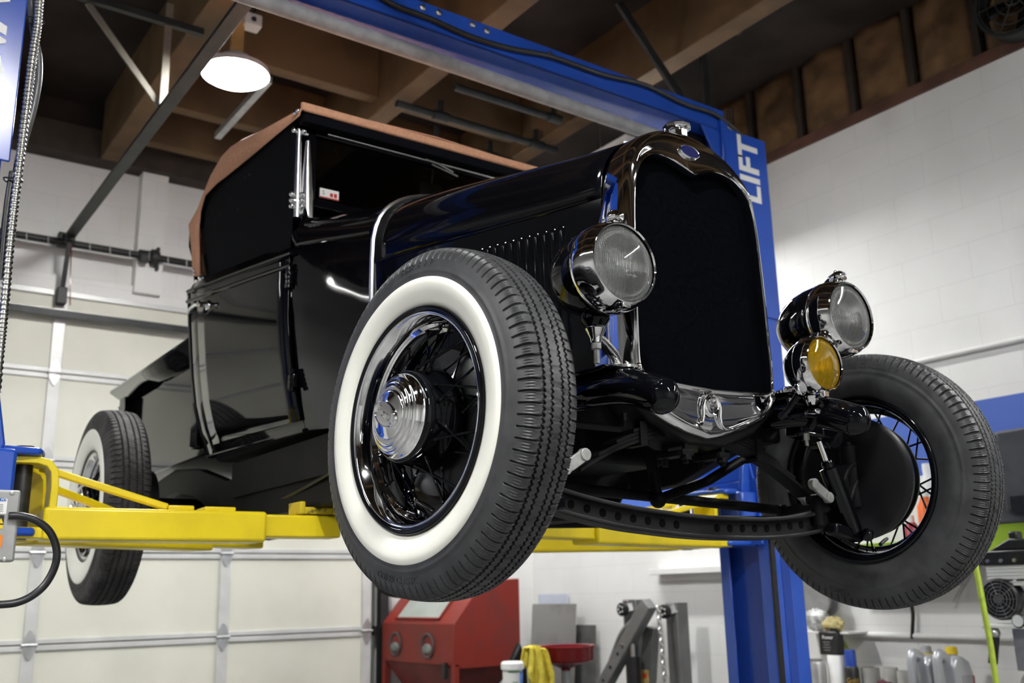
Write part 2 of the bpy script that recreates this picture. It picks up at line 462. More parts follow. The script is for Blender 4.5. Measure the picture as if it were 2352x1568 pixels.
cream2 = mat('hanger_grey', (0.15, 0.14, 0.115), .5, .2, noise=.1)
t = thing('rail_hanger', 'V shaped angle iron hanger holding the opener rail near the lamp', 'hanger', (-.545, 2.80, 1.955))
MB().beam((.0, 0, .0), (.0, 0, .56), .035, .012, (0, 1, 0)).build('vertical_strap', cream2, t)
MB().beam((.0, .015, .0), (-.37, .015, .44), .03, .012, (0, 1, 0)).build('diagonal_strap', cream2, t)
MB().bx(-.55, .17, -.015, .015, .44, .475).build('cross_bar', DARKST, t)
m = MB(); m.cyl((0, -.02, .012), (0, .03, .012), .012, 8); m.build('bolt', STEEL, t)
t = thing('ceiling_hanger', 'dark steel V hanger under the ceiling behind the blue crossbeam', 'hanger', (2.13, 1.8, 2.26))
MB().beam((.01, 0, .0), (0, 0, .69), .045, .02, (0, 1, 0)).build('vertical_strap', DARKST, t)
MB().beam((-.08, .03, -.05), (-.59, .03, .48), .05, .02, (0, 1, 0)).build('diagonal_strap', DARKST, t)
MB().bx(-.09, .34, -.02, .02, .58, .62).build('cross_bar', DARKST, t)

def dark_pipe(x0, x1, y, z, label, drop=()):
    t = thing('ceiling_pipe', label, 'pipe', (x0, y, z))
    MB().cyl((0, 0, 0), (x1-x0, 0, 0), .022, 12).build('pipe', DARKST, t)
    for d in drop:
        m = MB(); m.cyl((d, 0, 0), (d, 0, .1), .018, 10); m.lathe([(-.05, .0), (-.05, .03), (.05, .03), (.05, 0)], (d, 0, 0), 'x', 12); m.build('fitting', DARKST, t)
dark_pipe(.84, 2.02, 3.02, 2.47, 'long dark pipe under the ceiling beams above the car roof', (.3, 1.02))
dark_pipe(1.04, 1.80, 2.70, 2.49, 'short dark pipe under the plywood between the beams and the crossbeam', (.72,))
dark_pipe(1.02, 1.80, 3.20, 2.40, 'lower dark pipe just above the tan roof edge', (.2, .6))
o = MB().bx(.105, .145, 3.2, 4.05, 2.475, 2.515).build('ceiling_strut', GALV); tag(o, 'pale galvanized strut under the ceiling beside the glowing lamp', 'strut')
# ================================================================== the car
car = thing('hot_rod', 'glossy black vintage roadster pickup with tan top and whitewall tires raised on the blue lift', 'car', (0, 0, 0))

# ------------------------------------------------------------------ wheels (outboard = -x)
def build_wheel(R, hw, wwo, NT, name_tag):
    w = empty('wheel', (0, 0, 0), car)
    k = hw/.077
    wwo_u = .072*k
    # profile from inner edge of the rim seat, outboard half
    prof = [(.045*k, .208), (.056*k, .212), (.0605*k, .222), (.0662*k, .236), (.0712*k, .252), (.0742*k, .266),
            (wwo_u, wwo), (.0706*k, wwo+.0045), (.0712*k, wwo+.010), (.0714*k, wwo+.0125), (.0695*k, wwo+.0155)]
    sh = R-.0475
    if wwo+.0155 > sh+.006: sh = wwo+.020
    r0 = wwo+.0155
    for t in (.25, .5, .75, 1.0):
        prof.append((lerp(.0695*k, .0635*k, t**1.3), lerp(r0, R-.0245, t)))
    prof += [(.0605*k, R-.018), (.0570*k, R-.0115), (.0520*k, R-.0065), (.0465*k, R-.0045)]
    half = prof
    tread = [(.0440, 0), (.0380, 0), (.0330, 0), (.0322, 1), (.0275, 1), (.0267, 0), (.0210, 0), (.0150, 0), (.0143, 1), (.0100, 1), (.0093, 0), (.0040, 0)]
    rows = []
    def crown(u): return R-.0045*(abs(u)/(.0465*k))**2
    seq = [('s', u, r, 0) for u, r in half] + [('t', u*k, crown(u*k), d) for u, d in tread]
    seq = seq + [(a, -u, r, d) for a, u, r, d in reversed(seq)]
    for j in range(NT):
        th = 2*PI*j/NT; ph = j % 8
        zig = (1 if (j//2) % 2 else -1)*.0016
        row = []
        for a, u, r, d in seq:
            rr, uu = r, u
            if a == 't':
                if .005*k < abs(u) < .035*k: uu = u+zig
                if d: rr -= .0065
                elif abs(u) > .036*k and ph == 0: rr -= .006
                elif abs(u) < .024*k and ((j*3+int(u*900)) % 11 == 0): rr -= .0022
                elif abs(u) > .0425*k and ph in (3, 5): rr -= .0022
            elif r > R-.026:
                if ph == 0: rr -= .0055; uu *= .955
                elif ph in (2, 4, 6) and r > R-.02: rr -= .0016; uu *= .99
            row.append((-uu, rr*math.sin(th), rr*math.cos(th)))
        rows.append(row)
    m = MB(); m.grid(rows, cu=True)
    m.build('tire', RUBBER if name_tag == 'front' else RUBBERW, w, sharp=50)
    # raised lettering on both sidewalls
    def arc(txt, size, th0, side, flip):
        rm = wwo+.029 if R < .36 else wwo+.030
        um = lambda r: lerp(.0695*k, .0635*k, max(0, min(1, (r-r0)/(R-.0245-r0)))**1.3)
        def bend(p):
            # seen from outside: text runs clockwise
            a = th0 + (p.x/rm)*(1 if not flip else -1)
            r = rm + (p.y if not flip else -p.y)
            u = um(r)+.0004+p.z
            yy = r*math.sin(a); zz = r*math.cos(a)
            # side=1 outboard (-x): facing +x direction viewer sees -y to the right
            return V((-u, -yy, zz)) if side > 0 else V((u, yy, zz))
        m.text(txt, size, None, .0014, bend)
    m = MB()
    arc('5.50R16  91P', .021, .03, 1, False)
    arc('COKER CLASSIC', .019, PI+.12, 1, True)
    arc('COKER CLASSIC 91P', .021, .22, -1, False)
    arc('5.50R16', .019, PI+.3, -1, True)
    m.build('tire_lettering', RUBBER, w)
    # whitewall band lies on the outboard sidewall
    wp = [(.0585*k, .2235), (.0612*k, .2237), (.0672*k, .236), (.0722*k, .252), (.0753*k, .266)]
    if wwo > .29: wp += [(.0757*k, .284), (.0748*k, .297)]
    wp += [(wwo_u+.0012, wwo-.001), (wwo_u-.001, wwo)]
    MB().lathe([(-a, b) for a, b in wp], n=160).build('whitewall', WHITEW, w, sharp=60)
    # rim: black lip, drop centre barrel
    MB().lathe([(-.050, .2225), (-.0635, .2250), (-.0685, .2235), (-.0700, .2190), (-.0670, .2120), (-.0640, .2075), (-.058, .2045),
                (-.046, .2010), (-.030, .1990), (.030, .1990), (.052, .2010), (.061, .2060), (.066, .2110), (.0700, .2190), (.0685, .2235), (.0620, .2250), (.050, .2225)], n=120).build('rim', BLACK, w, sharp=60)
    # bright trim ring
    MB().lathe([(-.0640, .2125), (-.0675, .2105), (-.0675, .2075), (-.0640, .2050), (-.056, .2012), (-.046, .1965), (-.0355, .1925), (-.034, .1932), (-.0305, .1905), (-.029, .1912),
                (-.0255, .1885), (-.024, .1892), (-.014, .1855), (-.003, .1815), (.001, .1810), (.003, .1830), (.003, .1975)], n=140).build('trim_ring', CHROME, w, sharp=60)
    # hub shell, spokes
    MB().lathe([(-.094, .0), (-.094, .080), (-.093, .0870), (-.088, .0900), (-.074, .0915), (-.056, .094), (-.036, .098), (-.024, .104), (-.010, .100), (.0, .075), (.03, .07), (.03, 0)], n=64).build('hub', BLACK, w, sharp=60)
    m = MB()
    ns = 32
    for i in range(ns):
        a = 2*PI*i/ns
        if i % 2: u0, r0_, tw = -.070, .0965, .42*(1 if i % 4 == 1 else -1)
        else: u0, r0_, tw = -.020, .100, .34*(1 if i % 4 == 0 else -1)
        p = (u0, r0_*math.sin(a), r0_*math.cos(a)); b = a+tw
        u1 = .004 if i % 2 else .010
        q = (u1, .1955*math.sin(b), .1955*math.cos(b))
        m.cyl(p, q, .0027, 7)
        d = (V(q)-V(p))
        m.cyl(V(p), V(p)+d*.06, .0042, 7)
    m.build('spokes', BLACK, w)
    MB().lathe([(-.002, .06), (-.004, .120), (.004, .146), (.014, .150), (.020, .1545), (.030, .1545), (.034, .150), (.062, .150), (.064, .1635), (.076, .1655), (.080, .160), (.083, .150), (.090, .10), (.095, .05), (.095, 0)], n=72).build('brake_drum', SATIN, w, sharp=50)
    # hubcap with stepped rings
    cap = [(-.086, .0830), (-.0900, .0850), (-.0950, .0845), (-.1000, .0815)]
    for (r, u) in ((.0735, .1075), (.0645, .1130), (.0555, .1175), (.0465, .1208)):
        cap += [(-u+.0022, r+.0024), (-u+.0006, r+.0022), (-u-.0012, r+.0008), (-u-.0012, r-.0010)]
    cap += [(-.1235, .0400), (-.1262, .028), (-.1280, .014), (-.1285, 0)]
    MB().lathe(cap, n=96).build('hubcap', CHROME, w, sharp=75)
    em = MB(); rows = []
    for (s, u) in ((1.0, -.1205), (1.0, -.1288), (.95, -.1302), (.90, -.1290), (.5, -.1294)):
        rows.append([(u, .0385*s*math.sin(2*PI*q/40), .0235*s*math.cos(2*PI*q/40)) for q in range(40)])
    G = em.grid(rows, cv=True); em.bm.faces.new(G[-1])
    def bendc(p): return V((-.1296-p.z, -p.x, p.y))
    em.text('Ford', .027, None, .0016, bendc)
    e = em.build('hubcap_emblem', CHROME, w); e.rotation_euler = (math.radians(28), 0, 0)
    MB().tube([(-.012, 0, -.176), (-.034, 0, -.166), (-.052, 0, -.160)], [.0055, .0055, .0045], 10).build('valve_stem', SATIN, w)
    return w

XC = -.6939
RW = build_wheel(.3475, .0771, .2809, 800, 'front')          # front right
RW.location = (XC, 0, 0); RW.rotation_euler = (0, .0193, .091)
LW = copy_tree(RW, car); LW.location = (-XC, .0023, -.0501)
LW.rotation_euler = (Matrix.Rotation(.091, 3, 'Z') @ Matrix.Rotation(-.0193, 3, 'Y') @ Matrix.Rotation(PI, 3, 'Z')).to_euler()
RR = build_wheel(.3923, .0913, .309, 800, 'rear')
RR.location = (-.6994, 2.6265, .0467)
RL = copy_tree(RR, car); RL.location = (.6994, 2.6265, .0467); RL.rotation_euler = (0, 0, PI)
for q, a in ((RW, .35), (LW, 0), (RR, 1.0), (RL, 2.0)):
    for c in q.children:
        if c.name.startswith(('spokes', 'valve', 'hubcap_emblem')): pass
RW['label'] = 'front wheel with white sidewall and ribbed chrome hubcap'
LW['label'] = 'front wheel seen from its black inner side'
RR['label'] = 'rear whitewall wheel behind the yellow lift arm'

# ------------------------------------------------------------------ radiator shell
CX = -.010
outer = [(0, .787), (.055, .781), (.112, .760), (.158, .729), (.194, .687), (.214, .638), (.224, .575), (.231, .48), (.235, .36), (.237, .24), (.238, .145), (.228, .100), (.200, .066), (.150, .038), (.075, .012), (0, -.003)]
opening = [(0, .656), (.040, .671), (.080, .682), (.118, .682), (.152, .669), (.180, .641), (.198, .598), (.206, .53), (.211, .44), (.2145, .34), (.216, .25), (.217, .185), (.214, .147), (.198, .130), (.110, .124), (0, .120)]
def mirror(half): return half + [(-x, z) for x, z in reversed(half[1:-1])]
def dens(half, k=3):
    o = smooth([(x, 0, z) for x, z in half], k); return [(p.x, p.z) for p in o]
op_half = dens(opening[:15], 3) + [(.0, .120)]
# keep the same count on both outlines
ou_half = dens(outer[:15], 3) + [(0, -.003)]
OU, OP = mirror(ou_half), mirror(op_half)
def lean(z): return .10*max(0, .112-z) + .20*max(0, z-.65)
def ring(poly, y, s=0.0, dz=0.0):
    """outline offset inwards by s towards its middle; the apron leans back towards its lip"""
    out = []
    yy = y
    n = len(poly)
    for i, (x, z) in enumerate(poly):
        a, b = poly[i-1], poly[(i+1) % n]
        tx, tz = b[0]-a[0], b[1]-a[1]; L = math.hypot(tx, tz) or 1
        nx, nz = tz/L, -tx/L
        cx_, cz_ = -x, .38-z
        if nx*cx_+nz*cz_ < 0: nx, nz = -nx, -nz
        zz = z+nz*s+dz
        out.append((CX+x+nx*s, y+(lean(zz) if y < -.02 else 0), zz))
    return out
m = MB()
rows = [ring(OU, .040, 0), ring(OU, .0, -.001), ring(OU, -.050, 0), ring(OU, -.074, .003), ring(OU, -.086, .010), ring(OU, -.090, .018)]
# front face runs from the rounded edge to the raised bead round the opening
fo, fi = ring(OU, -.090, .018), ring(OP, -.084, -.012)
for t in (.35, .7): rows.append([tuple(lerp(a[i], b[i], t) for i in range(3)) for a, b in zip(fo, fi)])
rows += [fi, ring(OP, -.086, -.0085), ring(OP, -.0915, -.006), ring(OP, -.0925, -.0025), ring(OP, -.088, 0), ring(OP, -.060, .002), ring(OP, -.056, .0)]
m.grid(rows, cv=True)
shell = m.build('radiator_shell', CHROME, car, sharp=70)
m = MB(); P = ring(OP, -.062, -.004); P2 = ring(OP, -.045, -.004)
m.bm.faces.new([m.v(p) for p in P]); m.bm.faces.new([m.v(p) for p in P2][::-1])
m.build('radiator_insert', GRILLE, shell)
# blue oval badge, crank hole boss and apron beads
m = MB(); rows = []
for (s, y) in ((1, -.080), (1, -.0915), (.93, -.0935), (.88, -.0925)):
    rows.append([(CX+.0345*s*math.cos(2*PI*q/40), y+lean(.724+.0185*s*math.sin(2*PI*q/40)), .724+.0185*s*math.sin(2*PI*q/40)) for q in range(40)])
m.grid(rows, cv=True); m.build('badge_rim', CHROME, shell)
m = MB(); m.bm.faces.new([m.v((CX+.0335*.9*math.cos(2*PI*q/40), -.0929+lean(.724+.0185*.9*math.sin(2*PI*q/40)), .724+.0185*.9*math.sin(2*PI*q/40))) for q in range(40)])
m.build('blue_badge', mat('badge_enamel', (0.004, 0.006, 0.055), .3, 0, .25, noise=.1), shell)
for sx in (1, -1):
    pts = smooth([(CX+sx*.219, -.0905, .118), (CX+sx*.190, -.0925, .081), (CX+sx*.140, -.0935, .055), (CX+sx*.075, -.0935, .032), (CX+sx*.040, -.0935, .030), (CX+sx*.028, -.0935, .050), (CX+sx*.0275, -.0935, .075), (CX+sx*.018, -.0935, .097), (CX, -.0935, .104)], 5)
    pts = [p+V((0, lean(p.z), 0)) for p in pts]
    MB().tube(pts, .0045, 8, squash=.8).build('apron_bead', CHROME, shell)
m = MB(); m.lathe([(.088, .026), (.096, .025), (.0985, .0215), (.0975, .018), (.0965, .0165), (.0975, .012), (.0985, .0)], (CX, lean(.078), .078), 'y', 40, -1)
m.build('crank_hole_cover', CHROME, shell)
m = MB()
Mt = Matrix.Translation((CX, -.0992+lean(.079), .079)) @ Matrix.Rotation(PI/2, 4, 'X')
m.text('V', .026, Mt, .003); m.text('8', .020, Mt @ Matrix.Translation((0, -.001, .001)), .003)
m.build('emblem_lettering', CHROME, shell)
# radiator cap
m = MB(); m.lathe([(-.01, .026), (.004, .027), (.007, .023), (.010, .030), (.014, .035), (.021, .036), (.025, .032), (.029, .021), (.030, 0)], (CX, -.038, .786), 'z', 10)
m.build('radiator_cap', CHROME, car, sharp=25)

# ------------------------------------------------------------------ hood and cowl
def sup(w, zs, zt, n, x0, k=14):
    """arch from the right edge over the top to the left edge"""
    pts = []
    for i in range(2*k+1):
        t = PI*i/(2*k)
        c, s = math.cos(t), math.sin(t)
        pts.append((x0 - w*math.copysign(abs(c)**(2/n), c), zs+(zt-zs)*abs(s)**(2/n)))
    return pts
SEC = [(.0, .2250, .583, .7720, 2.35), (.15, .262, .588, .786, 2.45), (.30, .303, .594, .806, 2.6), (.50, .357, .601, .832, 2.8), (.65, .396, .606, .851, 2.9), (.80, .434, .611, .870, 3.0)]
m = MB(); rows = []
for i in range(17):
    y = lerp(.005, .792, i/16); w, zs, zt, n = interp(SEC, y)
    rows.append([(x, y, z) for x, z in sup(w, zs, zt, n, CX*(1-y))])
m.grid(rows); m.build('hood_top', BLACK, car, sharp=60, solid=.004)
# centre hinge and side hinge beads
m = MB(); m.tube([(CX*(1-y), y, interp(SEC, y)[2]+.003) for y in (.04, .2, .4, .6, .79)], .004, 8)
m.build('hood_hinge', BLACK, car)
def side(y, f):
    """right-hand hood side: f 0 at the seam, 1 at the bottom"""
    w, zs, zt, n = interp(SEC, y)
    zb = lerp(.115, .13, y/.8); wb = w-.012
    return V((-(w+.002)+(w-wb)*f + CX*(1-y), y, lerp(zs-.005, zb, f)))
for sx in (1, -1):
    m = MB()
    rows = [[side(lerp(.005, .792, i/10), j/5) for j in range(6)] for i in range(11)]
    if sx < 0: rows = [[V((-p.x+2*CX*(1-p.y), p.y, p.z)) for p in r] for r in rows]
    m.grid(rows)
    for k in range(24):                     # pressed louvres, open to the rear
        y = .122+.0262*k
        rows = []
        for tt, zr in ((0, 0), (.006, .45), (.016, .75), (.032, .94), (.05, 1), (.25, 1), (.5, 1), (.75, 1), (.95, 1), (.975, .8), (1, 0)):
            f = lerp(.085, .80, tt)
            base = side(y, f); nx = -1
            r = []
            for (dy, h) in ((-.0085, 0), (-.0065, .0040), (-.0025, .0078), (.0025, .0088), (.0060, .0066), (.0078, 0)):
                q = side(y+dy*(.55+.45*zr), f); r.append(V((q.x-h*zr-.0003, q.y, q.z)))
            rows.append(r)
        if sx < 0: rows = [[V((-p.x+2*CX*(1-p.y), p.y, p.z)) for p in r] for r in rows]
        m.grid(rows)
    m.build('hood_side', BLACK, car, sharp=50)
    m = MB(); m.tube([(lambda p: (p.x if sx > 0 else -p.x+2*CX*(1-p.y), p.y, p.z+.004))(side(y, 0)) for y in (.04, .25, .45, .65, .79)], .0035, 6)
    m.build('hood_seam_bead', BLACK, car)

CWL = [(.80, .436, .611, .872, 3.0, .418, .135), (.90, .457, .640, .882, 3.1, .426, .146), (1.02, .480, .681, .895, 3.3, .435, .158), (1.14, .499, .722, .907, 3.7, .442, .169), (1.223, .509, .752, .912, 4.2, .446, .177)]
m = MB(); rows = []
for i in range(11):
    y = lerp(.805, 1.223, i/10); w, zs, zt, n, wb, zb = interp(CWL, y)
    arch = sup(w, zs, zt, n, 0, 16)
    low = [(lerp(wb, w+.004, math.sin(PI/2*(j/7))**.8), lerp(zb, zs, j/7)) for j in range(7)]
    pts = [(-x, z) for x, z in low] + arch + [(x, z) for x, z in reversed(low)]
    rows.append([(x, y, z) for x, z in pts])
m.grid(rows); m.build('cowl', BLACK, car, sharp=60)
# bright band between hood and cowl
w, zs, zt, n, wb, zb = interp(CWL, .80)
pts = [(-wb-.002, .798, zb+.01), (-wb-.008, .798, .30), (-w-.004, .798, .50)] + [(x*1.008, .798, z+.004) for x, z in sup(w, zs, zt, n, 0, 12)] + [(w+.004, .798, .50), (wb+.008, .798, .30), (wb+.002, .798, zb+.01)]
MB().tube(pts, .0085, 8).build('cowl_band', CHROMES, car)
# raised cowl moulding that sweeps back to the windshield posts
for sx in (-1, 1):
    pts = smooth([(sx*.412, .815, .757), (sx*.440, .95, .776), (sx*.462, 1.08, .794), (sx*.472, 1.165, .812), (sx*.470, 1.215, .85), (sx*.466, 1.235, .94)], 6)
    MB().tube(pts, .010, 8).build('cowl_moulding', BLACK, car)
    pts = smooth([(sx*.436, .815, .712), (sx*.462, .95, .735), (sx*.488, 1.08, .758), (sx*.506, 1.20, .778)], 6)
    MB().tube(pts, .008, 8).build('cowl_moulding', BLACK, car)

CAB_FIT = True
# ------------------------------------------------------------------ cab body
P0 = [(.548, .745), (.561, .715), (.568, .700), (.566, .680), (.567, .60), (.566, .50), (.558, .40), (.545, .31), (.528, .23), (.506, .152)]
P1 = [(.600, .838), (.614, .808), (.622, .792), (.619, .770), (.612, .68), (.602, .58), (.590, .47), (.573, .36), (.548, .27), (.512, .176)]
BY0, BY1 = 1.088, 1.925
def body(y, i, off=0):
    t = (y-BY0)/(BY1-BY0); t = max(0, min(1, t)); t2 = t
    return (-(lerp(P0[i][0], P1[i][0], t2**.8)+off), y, lerp(P0[i][1], P1[i][1], t))
for sx in (1, -1):
    m = MB(); rows = []
    ys = [BY0+(BY1-BY0)*k/12 for k in range(13)]
    for y in ys: rows.append([(sx*p[0], p[1], p[2]) for p in (body(y, i) for i in range(10))])
    e = rows[-1]
    rows.append([(p[0]*.985, p[1]+.022, p[2]) for p in e]); rows.append([(p[0]*.94, p[1]+.04, p[2]) for p in e])
    m.grid(rows); m.build('body_side', BLACK, car, sharp=60)
    # door skin stands a little proud with a shut line round it
    dy0, dy1 = BY0+.006, 1.842
    m = MB(); rows = []
    for k in range(11):
        y = lerp(dy0, dy1, k/10)
        r = [body(y, i, .0045) for i in range(2, 9)] 
        a, b = body(y, 8, .0045), body(y, 9, .0045)
        r.append(tuple(lerp(a[j], b[j], .62) for j in range(3)))
        rows.append([(sx*p[0], p[1], p[2]) for p in r])
    m.grid(rows); d = m.build('door', BLACK, car, sharp=60, solid=.006)
    # belt beads
    for (i, t_) in ((2, 0), (4, -.035)):
        pts = []
        for k in range(9):
            y = lerp(BY0-.01, BY1+.01, k/8); p = body(y, 2, .006)
            pts.append((sx*p[0], p[1], p[2]+(0 if i == 2 else -.040)))
        MB().tube(pts, .0075, 8).build('belt_moulding', BLACK, car)
    pts = [(sx*p[0], p[1], p[2]) for p in (body(lerp(BY0, BY1, k/6), 9, .004) for k in range(7))]
    MB().tube(pts, .007, 8).build('sill_moulding', BLACK, car)
    # handle and hinges
    hp = body(1.79, 3); hx, hz = sx*hp[0], .690
    m = MB(); m.lathe([(0, .019), (.006, .018), (.010, .012), (.026, .010), (.034, .013), (.040, .010), (.042, 0)], (sx*-.612*1, 1.735, hz), 'x', 24, -sx)
    m.tube(smooth([(sx*-.648, 1.735, hz), (sx*-.650, 1.775, hz+.004), (sx*-.650, 1.82, hz+.002), (sx*-.646, 1.855, hz-.004)], 5), [.009, .010, .0095, .009, .0085, .008, .0075, .007, .007, .007, .007, .0075, .008, .008, .0078, .007], 10, squash=.75)
    m.build('handle', CHROME, d)
    for zc in (.62, .30):
        p = body(BY0+.01, 5 if zc > .5 else 8); x = -(abs(body(1.1, 4 if zc > .5 else 7)[0])+.010)
        m = MB()
        for q in range(5): m.cyl((sx*x, BY0-.004, zc-.034+q*.0142), (sx*x, BY0-.004, zc-.022+q*.0142), .0085, 10)
        m.bx(sx*(x+.012), sx*x, BY0-.016, BY0+.030, zc-.022, zc+.022)
        m.build('hinge', BLACK, d, bevel=.0015)
m = MB(); m.prism([(-p[0], p[1]) for p in P1]+[(p[0], p[1]) for p in reversed(P1)], 'y', BY1+.02, BY1+.05)
m.build('cab_back_panel', BLACK, car, bevel=.008)
m = MB(); m.bx(-.50, .50, 1.0, 1.93, .155, .20); m.bx(-.5, .5, 1.55, 1.9, .20, .55); m.bx(-.5, .5, 1.80, 1.92, .5, .80); m.build('seat', CLOTH, car, bevel=.03)
m = MB(); m.bx(-.50, .50, 1.085, 1.12, .55, .84); m.build('dashboard', SATIN, car, bevel=.01)
m = MB(); m.tube([( .28+.19*math.cos(2*PI*a/40), 1.36+.05*math.sin(2*PI*a/40), .86+.18*math.sin(2*PI*a/40)) for a in range(40)], .011, 8, closed=True)
m.cyl((.28, 1.36, .86), (.28, 1.12, .70), .018, 10); m.cyl((.10, 1.36, .86), (.46, 1.36, .86), .008, 8); m.build('steering_wheel', SATIN, car)

# ------------------------------------------------------------------ windshield
ws = empty('windshield', (0, 0, 0), car)
m = MB()
m.bx(-.520, .520, 1.090, 1.112, .872, .902); m.bx(-.520, .520, 1.090, 1.112, 1.118, 1.142)
m.bx(-.520, -.496, 1.090, 1.112, .872, 1.142); m.bx(.496, .520, 1.090, 1.112, .872, 1.142)
m.build('frame', BLACK, ws, bevel=.004)
MB().bx(-.498, .498, 1.098, 1.104, .895, 1.125).build('glass', mat('tinted_glass', (0.42, 0.44, 0.44), 0.0, 0, .5, trans=1.0, ior=1.45), ws)
MB().cyl((-.46, 1.088, 1.132), (.46, 1.088, 1.132), .0055, 10).build('bright_rail', CHROMES, ws)
for sx in (-1, 1):
    pts = [(sx*.517, 1.100, .83), (sx*.519, 1.100, .90), (sx*.521, 1.100, .98), (sx*.522, 1.10, 1.05), (sx*.522, 1.10, 1.095)]
    MB().tube(pts, [.020, .020, .017, .012, .009], 12).build('stanchion', CHROMES, ws)
    pts = [(sx*.548, 1.108, .83), (sx*.549, 1.108, .92), (sx*.550, 1.108, 1.02), (sx*.550, 1.108, 1.135)]
    MB().tube(pts, [.012, .0125, .011, .009], 12).build('wing_post', CHROMES, ws)
    m = MB()
    for z in (.865, .885, .905, 1.125):
        for (dx, dy) in ((-.016, .0), (.012, -.012), (.0, .016)): m.sphere((sx*(.552+dx*-1), 1.105+dy, z), .0095, 10)
    m.cyl((sx*.522, 1.10, .885), (sx*.572, 1.11, .885), .010, 10); m.cyl((sx*.522, 1.10, 1.12), (sx*.564, 1.11, 1.125), .007, 10)
    m.build('clamp', CHROME, ws)
    pts = smooth([(sx*.522, 1.098, .84), (sx*.534, 1.095, .79), (sx*.556, 1.085, .755), (sx*.552, 1.05, .720)], 5)
    MB().tube(pts, [.016]*5+[.018]*5+[.014]*6, 10).build('post_foot', BLACK, ws)
m = MB(); m.tube([(.17, 1.086, 1.112), (.06, 1.082, 1.128), (-.02, 1.083, 1.132)], .004, 6); m.tube([(.20, 1.084, 1.10), (.02, 1.080, 1.118)], .003, 6); m.build('wiper', STEEL, ws)
m = MB(); m.bx(.02, .17, 1.16, 1.168, 1.03, 1.085); m.cyl((.095, 1.165, 1.085), (.095, 1.15, 1.14), .006, 8); m.build('rear_view_mirror', mat('mirror_grey', (.22, .24, .26), .2, .6, noise=.2), ws, bevel=.004)
st = MB(); st.bx(-.478, -.412, 1.0945, 1.0975, .912, .944)
o = st.build('sticker', mat('sticker_white', (.80, .78, .76), .4, noise=.02), ws)
m = MB(); Ms = Matrix.Translation((-.446, 1.0942, .926)) @ Matrix.Rotation(PI/2, 4, 'X')
m.bx(-.478, -.412, 1.0938, 1.0944, .912, .9155); m.box((-.438, 1.094, .926), (.010, .0008, .012)); m.box((-.424, 1.094, .926), (.010, .0008, .014))
m.build('sticker_print', mat('sticker_red', (.55, .03, .03), .4, noise=.05), ws)
m = MB(); m.text('S', .022, Matrix.Translation((-.466, 1.0941, .929)) @ Matrix.Rotation(PI/2, 4, 'X'), .0006); m.build('sticker_letter', mat('sticker_grey', (.25, .25, .27), .5, noise=.05), ws)

# ------------------------------------------------------------------ folding top
TOP = [(1.045, 1.178), (1.393, 1.246), (1.600, 1.292), (1.686, 1.306), (1.785, 1.304), (1.898, 1.265), (2.050, 1.180), (2.175, 1.150), (2.117, 1.038), (2.063, .896)]
BOT = [(1.045, 1.150), (1.442, 1.168), (1.640, 1.180), (1.720, 1.185), (1.803, 1.192), (1.931, 1.187), (1.985, 1.143), (2.000, 1.058), (1.980, .989), (1.948, .864)]
top = empty('folding_top', (0, 0, 0), car)
def topx(y): return interp([(1.0, .572), (1.5, .578), (1.9, .582), (2.3, .575)], y)[0]
m = MB()
rows = []
for (a, b) in zip(TOP, BOT):
    x = topx(a[0])
    rows.append([(-x-.004, b[0], b[1]), (-x-.002, lerp(b[0], a[0], .6), lerp(b[1], a[1], .6)), (-x+.004, lerp(b[0], a[0], .93), lerp(b[1], a[1], .93)), (-x+.02, a[0], a[1]+.006), (-x*.6, a[0], a[1]+.020), (0, a[0], a[1]+.028),
                 (x*.6, a[0], a[1]+.020), (x-.02, a[0], a[1]+.006), (x-.004, lerp(b[0], a[0], .93), lerp(b[1], a[1], .93)), (x+.002, lerp(b[0], a[0], .6), lerp(b[1], a[1], .6)), (x+.004, b[0], b[1])])
m.grid(rows); m.build('canvas', CANVAS, top, sharp=32, solid=.004)
m = MB(); m.bx(-.572, .572, 1.040, 1.056, 1.170, 1.200); m.build('front_binding', CANVAS, top, bevel=.007)
m = MB(); m.bx(-.560, .560, 1.050, 1.090, 1.138, 1.172); m.build('header_bow', CLOTH, top, bevel=.004)
m = MB(); rows = []
for (a, b) in zip(TOP, BOT):
    x = topx(a[0])-.012
    rows.append([(-x, a[0], b[1]), (-x, a[0], a[1]-.012), (0, a[0], a[1]+.005), (x, a[0], a[1]-.012), (x, a[0], b[1])])
m.grid(rows); m.build('headliner', CLOTH, top)
for sx in (-1, 1):
    m = MB()
    poly = [(b[0], b[1]+.02) for b in BOT] + [(1.93, .80), (1.60, .79), (1.30, .752), (1.112, .728), (1.112, 1.15)]
    m.prism(poly, 'x', sx*.560, sx*.566); sc_ = m.build('side_curtain', CLOTH, top)
    for (y, z) in [(1.50, 1.12), (1.53, 1.118), (1.66, 1.10), (1.69, 1.095), (1.80, 1.07), (1.84, 1.055), (1.90, .99), (1.60, 1.02)]: MB().sphere((sx*.568, y, z), .0035, 8).build('snap', SATIN, top)
    for (y, z) in ((1.052, 1.168), (1.072, 1.168), (2.02, .895), (2.03, .912)): MB().sphere((sx*.580, y, z), .008, 10).build('fastener', CHROME, top)
    m = MB(); m.cyl((sx*.575, 1.90, .85), (sx*.575, 1.945, .95), .008, 8); m.sphere((sx*.59, 1.885, .835), .015, 12); m.sphere((sx*.59, 1.91, .845), .011, 12); m.build('top_iron', CHROME, top)

